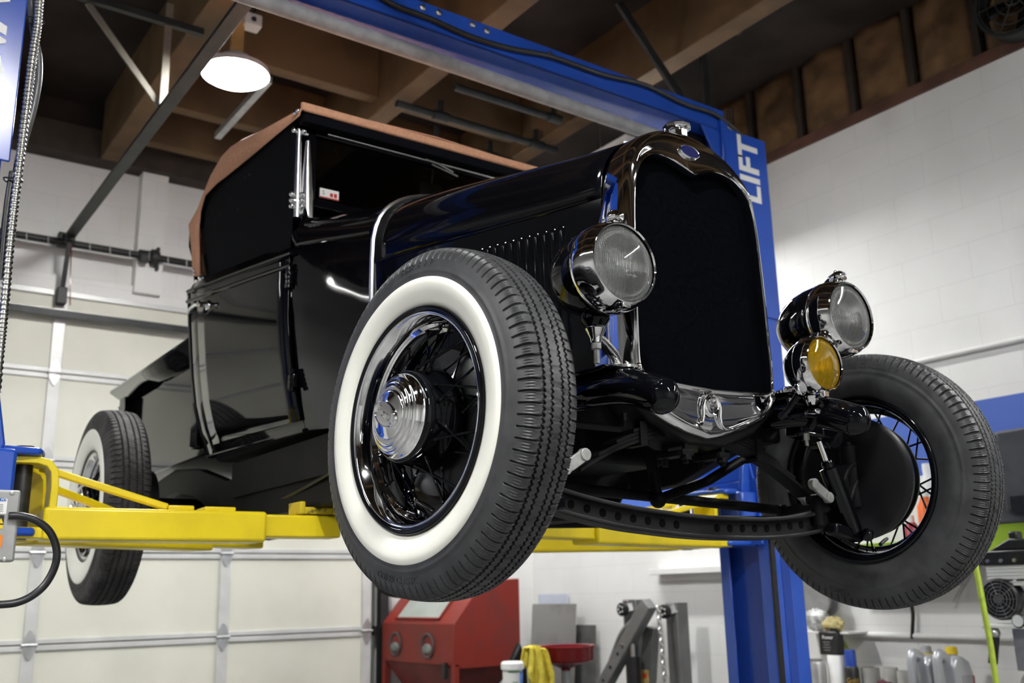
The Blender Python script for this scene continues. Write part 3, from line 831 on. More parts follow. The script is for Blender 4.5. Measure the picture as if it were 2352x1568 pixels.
# ------------------------------------------------------------------ pickup bed
bed = empty('pickup_bed', (0, 0, 0), car)
Y0, Y1 = 1.99, 3.20
for sx in (-1, 1):
    m = MB(); m.bx(sx*.488, sx*.502, Y0, Y1, .20, .60); m.build('bed_side', BLACK, bed, bevel=.002)
    m = MB(); m.grid([[(sx*.500, y, .575), (sx*.512, y, .594), (sx*.574, y, .632), (sx*.580, y, .640), (sx*.576, y, .648), (sx*.565, y, .648), (sx*.50, y, .612)] for y in (Y0, Y1+.04)]); m.build('bed_rail', BLACK, bed, sharp=40, solid=.003)
    for ya_, yb_ in ((Y1-.11, Y1-.01), (Y0+.02, Y0+.09)): m = MB(); m.bx(sx*.50, sx*.545, ya_, yb_, .22, .60); m.build('stake_pocket', BLACK, bed, bevel=.006)
    m = MB(); m.tube(smooth([(sx*.53, Y1+.03, .56), (sx*.55, Y1+.04, .53), (sx*.545, Y1+.045, .50), (sx*.53, Y1+.03, .47)], 4), .006, 6); m.sphere((sx*.53, Y1+.03, .56), .014, 10); m.build('tailgate_chain', CHROME, bed)
    for k in range(5): MB().sphere((sx*.503, 2.08, .24+.022*k), .006, 8).build('bed_bolt', SATIN, bed)
MB().bx(-.50, .50, Y0, Y1, .205, .225).build('bed_floor', SATIN, bed)
MB().bx(-.50, .50, Y0, Y0+.02, .20, .62).build('bed_front', BLACK, bed, bevel=.003)
m = MB(); m.bx(-.50, .50, Y1-.012, Y1+.012, .21, .60); m.cyl((-.5, Y1, .60), (.5, Y1, .60), .016, 12); m.build('tailgate', BLACK, bed, bevel=.003)

CAB_FIT = False
# ------------------------------------------------------------------ frame, axles and running gear
ch = empty('chassis', (0, 0, 0), car)
for sx in (-1, 1):
    st_ = [(-.02, .315, .100, .032), (.15, .335, .085, .06), (.40, .365, .035, .075), (.8, .378, .020, .080), (1.6, .385, .020, .080), (2.05, .385, .030, .075), (2.4, .385, .13, .06), (2.7, .385, .17, .05), (3.15, .385, .13, .045)]
    rows = []
    for (y, x, z, h) in st_:
        rows.append([(sx*(x-.022), y, z-h), (sx*(x+.022), y, z-h), (sx*(x+.022), y, z+h), (sx*(x-.022), y, z+h)])
    m = MB(); G = m.grid(rows, cv=True); m.bm.faces.new(G[0]); m.bm.faces.new(G[-1]); m.build('frame_rail', CHASSIS, ch, bevel=.004)
    # rounded frame horn in front of the radiator
    pts = smooth([(sx*.310, .08, .100), (sx*.312, -.04, .097), (sx*.313, -.12, .088), (sx*.313, -.185, .070), (sx*.313, -.235, .050), (sx*.312, -.256, .040)], 5)
    e_ = pts[-1]; d_ = (pts[-1]-pts[-2]).normalized()
    pts += [e_+d_*.006, e_+d_*.012, e_+d_*.017, e_+d_*.0205, e_+d_*.022]
    n = len(pts); rr = [.036]*(n-9)+[.0358, .0352, .0338, .0315, .0275, .0225, .0165, .0095, .001]
    m = MB(); m.tube(pts, rr, 22, squash=1.08); m.build('frame_horn', BLACK, ch, sharp=75)
    m = MB(); m.bx(sx*.27, sx*.36, -.12, .06, .124, .134); m.build('horn_cover', BLACK, ch, bevel=.005)
# splash aprons and underside
m = MB(); m.bx(-.34, .34, 1.0, 1.95, .10, .16); m.bx(-.42, -.40, 1.02, 1.95, .03, .155); m.bx(.40, .42, 1.02, 1.95, .03, .155); m.build('floor_pan', CHASSIS, ch)
m = MB(); m.prism([(-.34, .06), (.235, .04), (.245, -.045), (.165, -.135), (-.10, -.15), (-.34, -.10)], 'y', .48, .95); m.build('oil_pan', CHASSIS, ch, bevel=.012)
m = MB(); m.bx(-.16, .14, .22, .98, -.02, .34); m.build('engine_block', CHASSIS, ch, bevel=.02)
m = MB(); m.prism([(.98, .10), (1.5, .06), (1.5, -.05), (1.25, -.10), (.98, -.12)], 'x', -.12, .10); m.build('gearbox', CHASSIS, ch, bevel=.015)
m = MB(); m.cyl((0, 1.45, .0), (0, 2.62, .05), .04, 14); m.build('torque_tube', CHASSIS, ch)
m = MB(); m.cyl((-.60, 2.6265, .0467), (.60, 2.6265, .0467), .042, 14); m.sphere((0, 2.6265, .0467), .13, 18); m.lathe([(-.03, .15), (.03, .15), (.03, 0)], (-.56, 2.6265, .0467), 'x', 24); m.lathe([(-.03, .15), (.03, .15), (.03, 0)], (.53, 2.6265, .0467), 'x', 24); m.build('rear_axle', CHASSIS, ch)
m = MB(); m.tube(smooth([(-.18, .6, .02), (-.22, .95, -.03), (-.22, 1.4, -.035), (-.20, 2.0, -.02), (-.24, 2.5, .13), (-.25, 3.1, .10)], 5), .024, 10); m.cyl((-.21, 1.55, -.03), (-.20, 2.0, -.02), .055, 16); m.build('exhaust_pipe', mat('exhaust_steel', (.16, .15, .14), .45, .6, noise=.3, nscale=8), ch)
m = MB(); m.bx(-.30, .30, 2.68, 3.12, .02, .19); m.build('fuel_tank', CHASSIS, ch, bevel=.03)
m = MB(); m.bx(-.36, .36, .02, .09, .03, .11); m.build('crossmember', CHASSIS, ch, bevel=.01); m = MB(); m.bx(-.36, .36, 1.35, 1.43, .0, .08); m.build('crossmember', CHASSIS, ch, bevel=.01)
m = MB(); m.prism([(-.27, .10), (.25, .10), (.16, .03), (.05, -.012), (-.07, -.012), (-.18, .03)], 'y', -.066, .05); m.build('front_apron', CHASSIS, ch, bevel=.006)
m = MB(); m.tube([(-.36, .42, -.04), (-.36, .66, -.05), (-.30, 1.2, -.02)], .012, 8); m.tube(smooth([(-.42, .95, .05), (-.40, 1.5, -.01), (-.36, 2.1, -.02), (-.50, 2.55, .0)], 5), .007, 6); m.build('brake_line', SATIN, ch)
m = MB(); m.cyl((-.30, .78, .03), (-.30, .98, .03), .035, 14); m.sphere((-.30, .78, .03), .035, 12); m.box((-.30, 1.02, .04), (.09, .08, .10)); m.build('master_cylinder', BLACK, ch, bevel=.006)

# dropped I-beam front axle with lightening holes
def axz(x): return -.050*(x+.694)/1.388
AX = [(-.615, .012), (-.585, .0), (-.545, -.055), (-.49, -.112), (-.40, -.138), (-.25, -.158), (-.10, -.166), (.0, -.168), (.10, -.166), (.25, -.158), (.40, -.138), (.49, -.112), (.545, -.055), (.585, .0), (.615, .012)]
path = [(x, 0, z+axz(x)) for x, z in AX]
path = smooth(path, 4)
def axle_strip(y0, y1, z0, z1):
    m = MB(); rows = []
    for i, p in enumerate(path):
        t = (path[min(i+1, len(path)-1)]-path[max(i-1, 0)]).normalized(); nrm = V((-t.z, 0, t.x))
        rows.append([p+V((0, y, 0))+nrm*z for (y, z) in ((y0, z0), (y1, z0), (y1, z1), (y0, z1))])
    G = m.grid(rows, cv=True); m.bm.faces.new(G[0]); m.bm.faces.new(G[-1]); return m
ax = empty('front_axle', (0, 0, 0), car)
a = axle_strip(-.026, .026, .017, .027); b = axle_strip(-.026, .026, -.027, -.017); c = axle_strip(-.007, .007, -.019, .019)
a.build('upper_flange', AXLEM, ax, bevel=.003); b.build('lower_flange', AXLEM, ax, bevel=.003); c.build('web', AXLEM, ax)
hole = mat('hole_shade', (.0015, .0015, .0015), .9, 0, .1, noise=.1)  # near-black discs paint the shade inside the axle holes
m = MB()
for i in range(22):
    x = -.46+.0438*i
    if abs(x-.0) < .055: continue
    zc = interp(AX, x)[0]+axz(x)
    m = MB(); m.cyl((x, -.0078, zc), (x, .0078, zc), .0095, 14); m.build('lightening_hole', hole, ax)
for sx in (-1, 1):
    kz = axz(sx*.6)
    m = MB(); m.cyl((sx*.612, 0, kz-.085), (sx*.605, 0, kz+.085), .026, 14); m.cyl((sx*.612, 0, kz-.095), (sx*.604, 0, kz+.095), .016, 12); m.box((sx*.635, 0, kz), (.04, .06, .10)); m.beam((sx*.62, -.01, kz-.05), (sx*.52, .17, kz-.085), .03, .025); m.sphere((sx*.52, .17, kz-.085), .022, 12)
    m.build('spindle', CHASSIS, ax, bevel=.004)
    # spring perch and shackle
    z0 = -.105+axz(sx*.40)+.02
    m = MB(); m.cyl((sx*.425, -.02, z0-.055), (sx*.42, -.025, z0+.015), .016, 12); m.cyl((sx*.425, -.055, z0+.010), (sx*.425, .02, z0+.010), .013, 12); m.build('spring_perch', CHASSIS, ax)
    m = MB()
    for y in (-.058, .012):
        m = MB(); m.beam((sx*.425, y, z0+.010), (sx*.372, y, z0+.042), .010, .026); m.cyl((sx*.425, y-.008, z0+.010), (sx*.425, y+.008, z0+.010), .014, 14); m.cyl((sx*.372, y-.008, z0+.042), (sx*.372, y+.008, z0+.042), .014, 14)
        m.build('spring_shackle', CASTST, ax, bevel=.002)
# transverse leaf spring
sp = empty('leaf_spring', (0, 0, 0), car)
for k in range(6):
    hl = .372-.052*k
    m = MB(); rows = []
    for i in range(17):
        t = -1+2*i/16; x = hl*t
        z = .038+.0085*k - .114*(x/.372)**2 + axz(x)*.9 - .002
        rows.append([(x, -.045, z), (x, -.0, z), (x, -.0, z+.0075), (x, -.045, z+.0075)])
    G = m.grid(rows, cv=True); m.bm.faces.new(G[0]); m.bm.faces.new(G[-1]); m.build('leaf', CHASSIS, sp)
for sx in (-1, 1):
    zc = .006+axz(sx*.19)
    m = MB(); m.bx(sx*.19-.010, sx*.19+.010, -.049, -.046, zc-.004, zc+.046); m.bx(sx*.19-.010, sx*.19+.010, -.049, .004, zc-.008, zc-.004)
    m.build('spring_clip', CHASSIS, sp)
for x in (-.07, .05):
    m = MB(); m.cyl((x, -.055, .06), (x, -.055, -.055), .008, 8); m.cyl((x, .012, .06), (x, .012, -.055), .008, 8); m.box((x, -.02, -.030), (.035, .09, .014)); m.lathe([(-.012, .014), (.0, .014), (.0, 0)], (x, -.055, -.035), 'z', 6)
    m.build('u_bolt', CHASSIS, sp, bevel=.002)
# wishbone, tie rod, drag link
m = MB(); m.tube([(-.44, .03, -.14), (-.25, .55, -.125), (-.03, 1.15, -.11)], [.015, .02, .018], 10); m.tube([(.44, .03, -.17), (.25, .55, -.135), (-.03, 1.15, -.11)], [.015, .02, .018], 10); m.sphere((-.03, 1.15, -.11), .032, 12); m.build('wishbone', CHASSIS, ch)
m = MB(); m.cyl((-.50, .17, -.085), (.50, .17, -.125), .0135, 10); m.build('tie_rod', CHASSIS, ch)
m = MB(); m.tube([(.04, .15, -.112), (.22, .16, -.06), (.40, .17, .02)], .013, 10); m.sphere((.03, .15, -.115), .022, 12); m.cyl((.03, .15, -.12), (.02, .16, .0), .014, 10); m.build('panhard_bar', CHASSIS, ch)
# tube shocks at the front corners
for sx in (-1, 1):
    dz = axz(sx*.5)
    a_, b_ = V((sx*.440, -.045, .012+dz*.2)), V((sx*.522, -.050, -.160+dz))
    m = MB(); d = b_-a_
    m.tube([a_+d*.18, a_+d*.19, a_+d*.97, a_+d], [.0225, .0265, .0265, .020], 18); m.tube([a_+d*.10, a_+d*.13, a_+d*.18], [.013, .0165, .0165], 14)
    s_ = m.build('shock_absorber', BLACK, car, sharp=40)
    m = MB(); m.cyl(a_-d*.14, a_+d*.14, .007, 10); m.build('rod', CHROME, s_)
    m = MB(); m.beam(b_+V((-sx*.09, 0, .012)), b_+V((sx*.02, 0, -.008)), .035, .03); m.sphere(b_+V((sx*.018, -.03, -.004)), .017, 14); m.build('lower_mount', BLACK, ch, bevel=.006)
    m = MB(); m.beam((sx*.36, -.03, .050), (sx*.46, -.045, .035), .06, .012); m.beam((sx*.37, -.01, .07), (sx*.50, -.0, .055), .05, .045); m.lathe([(-.03, 0), (-.03, .045), (.03, .045), (.03, 0)], (sx*.51, .0, .060), 'y', 24); m.build('shock_mount', BLACK, ch, bevel=.008)
    m = MB(); m.cyl((sx*.300, -.105, .018), (sx*.300, -.105, .034), .008, 6); m.cyl((sx*.300, -.105, .004), (sx*.300, -.105, .020), .005, 8); m.build('mount_bolt', STEEL if sx > 0 else CHASSIS, ch)

# ------------------------------------------------------------------ lamps
def flute_lens(R, name, m_, parent, y0, bulge, smooth_m, th=.007):
    m = MB(); n = 72
    f, b = [], []
    N_ = 20
    rowsf, rowsb = [], []
    for i in range(N_+1):
        r = R*i/N_; rf, rb = [], []
        for j in range(n):
            a = 2*PI*j/n; x, z = r*math.cos(a), r*math.sin(a)
            y = y0 - bulge*(1-(r/R)**2)
            rf.append((x, y, z)); rb.append((x, y+th, z))
        rowsf.append(rf); rowsb.append(rb)
    m.grid(rowsf[::-1]+rowsb, cv=True)
    bmesh.ops.remove_doubles(m.bm, verts=m.bm.verts, dist=1e-5)
    o = m.build(name, smooth_m, parent, sharp=60)
    o.data.materials.append(m_)                 # flutes are moulded into the back face only
    for f in o.data.polygons:
        y = f.center.y; r = math.hypot(f.center.x, f.center.z)
        f.material_index = 1 if y > y0 - bulge*(1-(r/R)**2) + th*.6 else 0
    return o
def lens_mat(name, col, freq, trans):
    m = bpy.data.materials.new(name); m.use_nodes = True
    nt = m.node_tree; N = nt.nodes; L = nt.links; b = N['Principled BSDF']
    b.inputs['Base Color'].default_value = (*col, 1); b.inputs['Roughness'].default_value = 0.03
    b.inputs['Transmission Weight'].default_value = trans; b.inputs['IOR'].default_value = 1.42
    tc = N.new('ShaderNodeTexCoord'); sp = N.new('ShaderNodeSeparateXYZ'); L.new(tc.outputs['Object'], sp.inputs['Vector'])
    wv = N.new('ShaderNodeMath'); wv.operation = 'MULTIPLY'; wv.inputs[1].default_value = freq; L.new(sp.outputs['X'], wv.inputs[0])
    sn = N.new('ShaderNodeMath'); sn.operation = 'SINE'; L.new(wv.outputs[0], sn.inputs[0])
    # flutes change pitch in bands down the glass
    w2 = N.new('ShaderNodeMath'); w2.operation = 'MULTIPLY'; w2.inputs[1].default_value = 95; L.new(sp.outputs['Z'], w2.inputs[0])
    s2 = N.new('ShaderNodeMath'); s2.operation = 'SINE'; L.new(w2.outputs[0], s2.inputs[0])
    ad = N.new('ShaderNodeMath'); ad.operation = 'MULTIPLY_ADD'; ad.inputs[1].default_value = .7; L.new(s2.outputs[0], ad.inputs[0]); L.new(sn.outputs[0], ad.inputs[2])
    bp = N.new('ShaderNodeBump'); bp.inputs['Strength'].default_value = .9; bp.inputs['Distance'].default_value = .0012
    L.new(ad.outputs[0], bp.inputs['Height']); L.new(bp.outputs['Normal'], b.inputs['Normal'])
    return m
CLEAR = lens_mat('fluted_clear_glass', (0.95, 0.96, 0.96), 1500, .95)
AMBER = lens_mat('fluted_amber_glass', (0.98, 0.62, 0.025), 1500, .84)
CLEARF = mat('clear_lens_glass', (.96, .97, .97), .01, 0, .5, trans=.93, ior=1.45)
AMBERF = mat('amber_lens_glass', (.98, .62, .025), .01, 0, .5, trans=.84, ior=1.45)
REFL = mat('lamp_reflector', (0.86, 0.86, 0.85), 0.06, 1.0, rnoise=.04)
def headlamp(loc, label):
    h = empty('headlight', loc, car); h['label'] = label
    # y=0 at the front of the bezel; bucket reaches back
    MB().lathe([(.062, .0955), (.075, .0965), (.10, .0945), (.13, .088), (.16, .076), (.185, .060), (.203, .040), (.212, .020), (.214, 0)], axis='y', n=64).build('bucket', BLACK, h)
    MB().lathe([(-.002, .0835), (-.006, .0855), (-.004, .0880), (.006, .0905), (.014, .0950), (.030, .0985), (.048, .0995), (.058, .0990), (.0625, .0960), (.064, .0930)], axis='y', n=80).build('bezel', CHROME, h, sharp=60)
    flute_lens(.0850, 'lens', CLEAR, h, .004, .016, CLEARF)
    MB().lathe([(.012, .084), (.030, .076), (.048, .060), (.060, .040), (.066, .020), (.068, 0)], axis='y', n=48).build('reflector', REFL, h)
    m = MB(); m.lathe([(-.012, 0), (-.010, .006), (0, .0075), (.014, .006), (.02, 0)], (0, .045, 0), 'y', 16); m.build('bulb', STEEL, h)
    # little chrome marker lamp on top
    m = MB(); rows = []
    for (y, r, zz) in ((.004, .001, .1035), (.006, .011, .103), (.014, .0155, .104), (.026, .0165, .103), (.044, .0135, .101), (.060, .008, .099), (.072, .002, .097)):
        rows.append([(r*1.15*math.cos(2*PI*q/20), y, zz+.004+r*math.sin(2*PI*q/20)) for q in range(20)])
    G = m.grid(rows, cv=True); m.bm.faces.new(G[0]); m.bm.faces.new(G[-1]); m.sphere((0, .030, .124), .005, 10)
    m.build('marker_lamp', CHROME, h)
    m = MB(); m.bx(-.012, .012, -.004, .01, -.0965, -.085); m.build('bezel_clip', CHROME, h, bevel=.003)
    m = MB(); m.lathe([(-.086, .030), (-.100, .032), (-.112, .024), (-.118, .016)], (0, .100, 0), 'z', 24); m.build('bucket_foot', BLACK, h)
    m = MB(); m.lathe([(-.114, .020), (-.120, .023), (-.128, .019), (-.140, .013), (-.150, .012)], (0, .100, 0), 'z', 24)
    m.build('swivel', CHROME, h)
    m = MB(); m.lathe([(-.150, .0), (-.150, .0115), (-.164, .0115), (-.164, .007), (-.195, .007), (-.195, 0)], (0, .100, 0), 'z', 6); m.build('stud', CASTST, h, bevel=.001)
    return h
hr = headlamp((-.372, -.212, .328), 'headlight in front of the louvered hood side')
hl = copy_tree(hr, car); hl.location = (.380, -.212, .322); hl['label'] = 'headlight above the small amber lamp'
for sx, hh in ((-1, .328), (1, .322)):
    xh = -.372 if sx < 0 else .380
    pts = smooth([(xh, -.112, hh-.135), (xh-sx*.025, -.108, hh-.147), (xh-sx*.065, -.095, hh-.168), (xh-sx*.092, -.085, hh-.205), (xh-sx*.097, -.080, .136)], 6)
    m = MB(); m.tube(pts, .0125, 14); m.lathe([(.0, .050), (.006, .050), (.010, .036), (.020, .018), (.022, .012)], (xh-sx*.097, -.08, .133), 'z', 28)
    for a in range(4): m.sphere((xh-sx*.097+.040*math.cos(a*PI/2+.5), -.08+.040*math.sin(a*PI/2+.5), .141), .007, 10)
    m.build('headlight_stand', CHROME, car)
fg = empty('fog_lamp', (.272, -.200, .190), car); fg['label'] = 'small fog lamp with amber glass'
MB().lathe([(.036, .068), (.050, .067), (.070, .060), (.088, .045), (.098, .025), (.100, 0)], axis='y', n=56).build('bucket', BLACK, fg)
MB().lathe([(-.002, .0640), (-.005, .0655), (-.002, .0680), (.010, .0715), (.024, .0745), (.034, .0740), (.039, .0705)], axis='y', n=72).build('bezel', CHROME, fg, sharp=60)
flute_lens(.0645, 'lens', AMBER, fg, .003, .013, AMBERF)
MB().lathe([(.010, .064), (.024, .057), (.038, .042), (.046, .022), (.048, 0)], axis='y', n=48).build('reflector', REFL, fg)
m = MB(); m.bx(-.010, .010, .0, .035, -.083, -.066); m.lathe([(0, .0), (0, .017), (.010, .019), (.016, 0)], (-.050, .030, -.060), 'y', 16); m.build('bezel_clip', CHROME, fg, bevel=.003)
m = MB(); m.lathe([(-.075, .022), (-.086, .018), (-.096, .012)], (.0, .045, 0), 'z', 20); m.lathe([(-.105, .020), (-.112, .026), (-.118, .022)], (.012, .05, 0), 'z', 20); m.build('swivel', CHROME, fg)
m = MB(); m.tube(smooth([(.012, .05, -.105), (.012, .055, -.13), (.010, .07, -.15)], 4), .012, 10)
m.tube(smooth([(-.045, .05, -.075), (-.052, .07, -.10), (-.06, .10, -.125)], 4), .010, 8); m.beam((-.05, .055, -.125), (.075, .055, -.12), .05, .012); m.build('bracket', BLACK, fg, bevel=.003)
# ================================================================== two-post lift
lift = thing('vehicle_lift', 'blue two-post vehicle lift with yellow swing arms carrying the black car', 'lift', (0, 0, 0))
LY = 1.20           # front face of the columns
def column(x0, x1, sgn, text, tx):
    """x0..x1 lower column, sgn +1 opens towards -x"""
    c = empty('column', (0, 0, 0), lift)
    xo, xi = (x1, x0) if sgn > 0 else (x0, x1)         # outer wall, inner lips
    m = MB()
    t = .008
    m.bx(x0, x1, LY, LY+t, FLOOR, 1.60); m.bx(x0, x1, LY+.27, LY+.27+t, FLOOR, 1.60)
    m.bx(xo-t*sgn, xo, LY, LY+.27, FLOOR, 1.60)
    for ya, yb in ((LY, LY+.055), (LY+.222, LY+.278)): m.bx(xi, xi+t*sgn, ya, yb, FLOOR, 1.60)
    m.build('post', BLUE, c, bevel=.004)
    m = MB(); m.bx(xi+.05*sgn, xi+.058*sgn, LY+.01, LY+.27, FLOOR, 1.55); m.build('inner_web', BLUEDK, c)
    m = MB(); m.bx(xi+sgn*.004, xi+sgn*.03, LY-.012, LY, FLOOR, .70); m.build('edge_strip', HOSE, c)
    m = MB(); m.bx(xi+sgn*.075, xi+sgn*.125, LY-.0025, LY, FLOOR, .8); m.build('pressed_rib', BLUEDK, c)  # rib in the darker blue, painting the face's vertical shade band
    m = MB(); m.bx(x0-.12, x1+.12, LY-.12, LY+.40, FLOOR, FLOOR+.02); m.build('base_plate', BLUE, c, bevel=.004)
    # upper extension sleeve
    s0, s1 = (x0-.075, x1+.002) if sgn > 0 else (x0-.002, x1+.02)
    m = MB(); m.bx(s0, s1, LY-.008, LY, .855, 1.745); m.bx(s0, s1, LY+.28, LY+.288, .855, 1.745)
    m.bx(xo, xo+.008*sgn, LY, LY+.28, .855, 1.745); m.bx(s0, s1, LY-.008, LY+.288, 1.74, 1.748)
    sl = m.build('extension_sleeve', BLUE, c, bevel=.004)
    m = MB()
    M = Matrix.Translation((tx, LY-.0092, 0)) @ Matrix.Rotation(PI/2, 4, 'X') @ Matrix.Rotation(PI/2, 4, 'Z')
    for (ch_, zc) in text: m.text(ch_, .185, Matrix.Translation((0, 0, zc)) @ M, .0015, bold=.005)
    m.build('lettering', TEXTW, c)
    for zz in (-1.25, -.44, .2): MB().lathe([(0, .009), (.008, .009), (.010, .005), (.010, 0)], (xi+.02*sgn, LY, zz), 'y', 6, -1).build('bolt', STEEL, c)
    return c
column(1.642, 1.852, 1, [('T', 1.678), ('F', 1.588), ('I', 1.520), ('L', 1.447)], 1.728)
column(-1.640, -1.380, -1, [('A', 1.300), ('V', 1.212), ('O', 1.125), ('N', 1.02)], -1.466)

# crossbeam with padded shut-off bar
cb = empty('crossbeam', (0, 0, 0), lift)
m = MB(); xa, xb = -1.37, 1.60
m.bx(xa, xb, LY+.012, LY+.022, 1.735, 1.845); m.bx(xa, xb, LY+.012, LY+.17, 1.735, 1.743); m.bx(xa, xb, LY+.16, LY+.17, 1.735, 1.845)
m.build('channel', BLUE, cb, bevel=.003)
for px, py in ((970, 18), (1007, 30), (1085, 57), (1117, 72), (1262, 125)):
    p = at(px, py, y=LY+.01); MB().lathe([(0, .014), (.009, .0135), (.012, .008), (.013, 0)], (p.x, LY+.013, p.z), 'y', 6, -1).build('bolt', STEEL, cb)
MB().tube([(-1.30, LY+.12, 1.700), (0.2, LY+.12, 1.690), (1.40, LY+.12, 1.672)], .030, 16).build('padded_bar', mat('grey_foam_bar', (.36, .36, .365), .45, 0, .4, noise=.1, nscale=20), cb)
m = MB(); m.cyl((1.40, LY+.12, 1.672), (1.43, LY+.12, 1.672), .033, 14); m.bx(1.41, 1.55, LY+.09, LY+.15, 1.65, 1.74); m.build('bar_bracket', HOSE, cb, bevel=.004)
m = MB(); m.prism([(1.44, 1.735), (1.58, 1.735), (1.58, 1.60), (1.52, 1.60)], 'y', LY+.01, LY+.02); m.bx(1.555, 1.60, LY-.004, LY+.17, 1.58, 1.80); m.build('corner_gusset', BLUE, cb, bevel=.003)
m = MB(); m.cyl((1.78, LY+.14, 1.73), (1.78, LY+.14, 1.955), .027, 18); m.build('cylinder_top', CHROME, lift)
# hose and cable along the beam
pts = [at(px, py, y=LY+.0) for px, py in ((840, -30), (905, 12), (985, 42), (1075, 82), (1165, 110), (1265, 130), (1380, 170), (1480, 195), (1570, 238), (1640, 262), (1690, 300), (1702, 312))]
MB().tube(smooth(pts, 5), .011, 8).build('hydraulic_hose', HOSE, lift)

# carriages with arm yokes
def carriage(xi, sgn):
    """xi = inner lip of the column; sgn +1 the right-hand column (arms reach to -x)"""
    c = empty('carriage', (0, 0, 0), lift)
    f = -sgn
    m = MB()
    m.bx(xi+f*.02, xi-f*.05, LY+.06, LY+.215, -.16, .62)                      # slider inside the column
    m.bx(xi+f*.02, xi+f*.034, LY+.0, LY+.40, -.155, .12)                      # front plate
    m.prism([(LY+.02, .12), (LY+.38, .12), (LY+.26, .44), (LY+.10, .44)], 'x', xi+f*.02, xi+f*.034)
    m.build('slider_plate', BLUE, c, bevel=.004)
    for (z0, z1) in ((.058, .080), (-.158, -.135)):
        m = MB(); e_ = .205 if sgn < 0 else .18; poly = [(xi+f*.03, LY+.05), (xi+f*(e_-.02), LY+.07), (xi+f*e_, LY+.13), (xi+f*e_, LY+.34), (xi+f*(e_-.03), LY+.40), (xi+f*.03, LY+.40)]
        m.prism(poly, 'z', z0, z1); m.build('yoke_plate', BLUE, c, bevel=.008)
    m = MB(); m.prism([(xi+f*.03, -.05), (xi+f*.09, .08), (xi+f*.055, .26), (xi+f*.03, .30)], 'y', LY+.04, LY+.06)
    m.build('gusset', BLUE, c, bevel=.006)
    m = MB(); m.bx(xi+f*.02, xi+f*.118, LY+.015, LY+.055, -.06, .066); m.build('yoke_block', BLUE, c, bevel=.010)
    for y in (LY+.14, LY+.32):
        MB().cyl((xi+f*.155, y, -.165), (xi+f*.155, y, .09), .024, 18).build('pivot_pin', mat('pin_steel', (.05, .048, .045), .4, .6, noise=.3, nscale=20), c)
    return c
carriage(-1.380, -1); carriage(1.642, 1)

def arm(pivot, pad, sgn, label=None):
    """swing arm: yoke at the pivot, box outer tube, narrower inner tube, screw pad at the far end"""
    a = empty('swing_arm', (0, 0, 0), lift)
    p = V((pivot[0], pivot[1], 0)); q = V((pad[0], pad[1], 0)); d = (q-p); L = d.length; d.normalize()
    n = V((-d.y, d.x, 0))
    def P(s, w, z): return p+d*s+n*w+V((0, 0, z))
    zb, zt = -.168, -.078
    m = MB(); m.beam(P(.055, 0, (zb+zt)/2), P(L*.80, 0, (zb+zt)/2), .125, zt-zb)
    m.build('outer_tube', YEL, a, bevel=.010, seg=3)
    m = MB(); m.beam(P(L*.74, 0, (zb+zt)/2+.004), P(L+.075, 0, (zb+zt)/2+.004), .095, .068)
    m.build('inner_tube', YEL, a, bevel=.006)
    m = MB(); m.beam(P(L+.0745, 0, (zb+zt)/2+.004), P(L+.0765, 0, (zb+zt)/2+.004), .072, .046); m.build('tube_mouth_shade', HOSE, a)  # black plate paints the shaded hollow of the tube end
    m = MB()
    m.beam(P(L*.58, 0, zt+.004), P(L*.69, 0, zt+.004), .10, .016); m.build('tube_collar', YEL, a, bevel=.004)
    # bent yoke strap and diagonal brace
    m = MB()
    pts = [(-.03, .048), (.03, .048), (.058, .040), (.074, .020), (.078, -.02), (.076, -.14)]
    rows = []
    for i, (s, z) in enumerate(pts):
        pr = pts[max(i-1, 0)]; nx = pts[min(i+1, len(pts)-1)]
        t = V((nx[0]-pr[0], nx[1]-pr[1])).normalized(); o = V((-t.y, t.x))*.010
        rows.append([P(s+o.x, -.055, z+o.y), P(s+o.x, .055, z+o.y), P(s-o.x, .055, z-o.y), P(s-o.x, -.055, z-o.y)])
    G = m.grid(rows, cv=True); m.bm.faces.new(G[0]); m.bm.faces.new(G[-1]); m.build('yoke_strap', YEL, a, bevel=.003)
    m = MB(); m.beam(P(.045, .04, .038), P(L*.47, .02, zt+.012), .030, .020); m.beam(P(L*.47, .02, zt+.010), P(L*.56, .02, zt+.010), .032, .016); m.build('brace', YEL, a, bevel=.004)
    m = MB(); m.lathe([(-.162, .0), (-.162, .062), (-.134, .066), (-.134, 0)], P(0, 0, 0), 'z', 28); m.beam(P(-.02, 0, -.148), P(.075, 0, -.148), .10, .03); m.build('lower_yoke', YEL, a, bevel=.004)
    m = MB(); m.cyl(P(L, 0, -.115), P(L, 0, -.085), .042, 20); m.build('pad_screw', YELD, a)
    m = MB(); m.box(P(L, 0, -.070), (.11, .085, .022)); m.box(P(L-.055, 0, -.062), (.018, .095, .040)); m.box(P(L+.055, 0, -.062), (.018, .095, .040)); m.build('lift_pad', YELD, a, bevel=.004)
    if label: a['label'] = label
    return a
arm((-1.225, LY+.14), (-.385, 1.285), -1, 'yellow swing arm nearest the camera reaching to the whitewall front wheel')
arm((-1.225, LY+.32), (-.385, 1.93), -1)
arm((1.487, LY+.14), (.385, 1.10), 1)
arm((1.487, LY+.32), (.385, 1.95), 1)

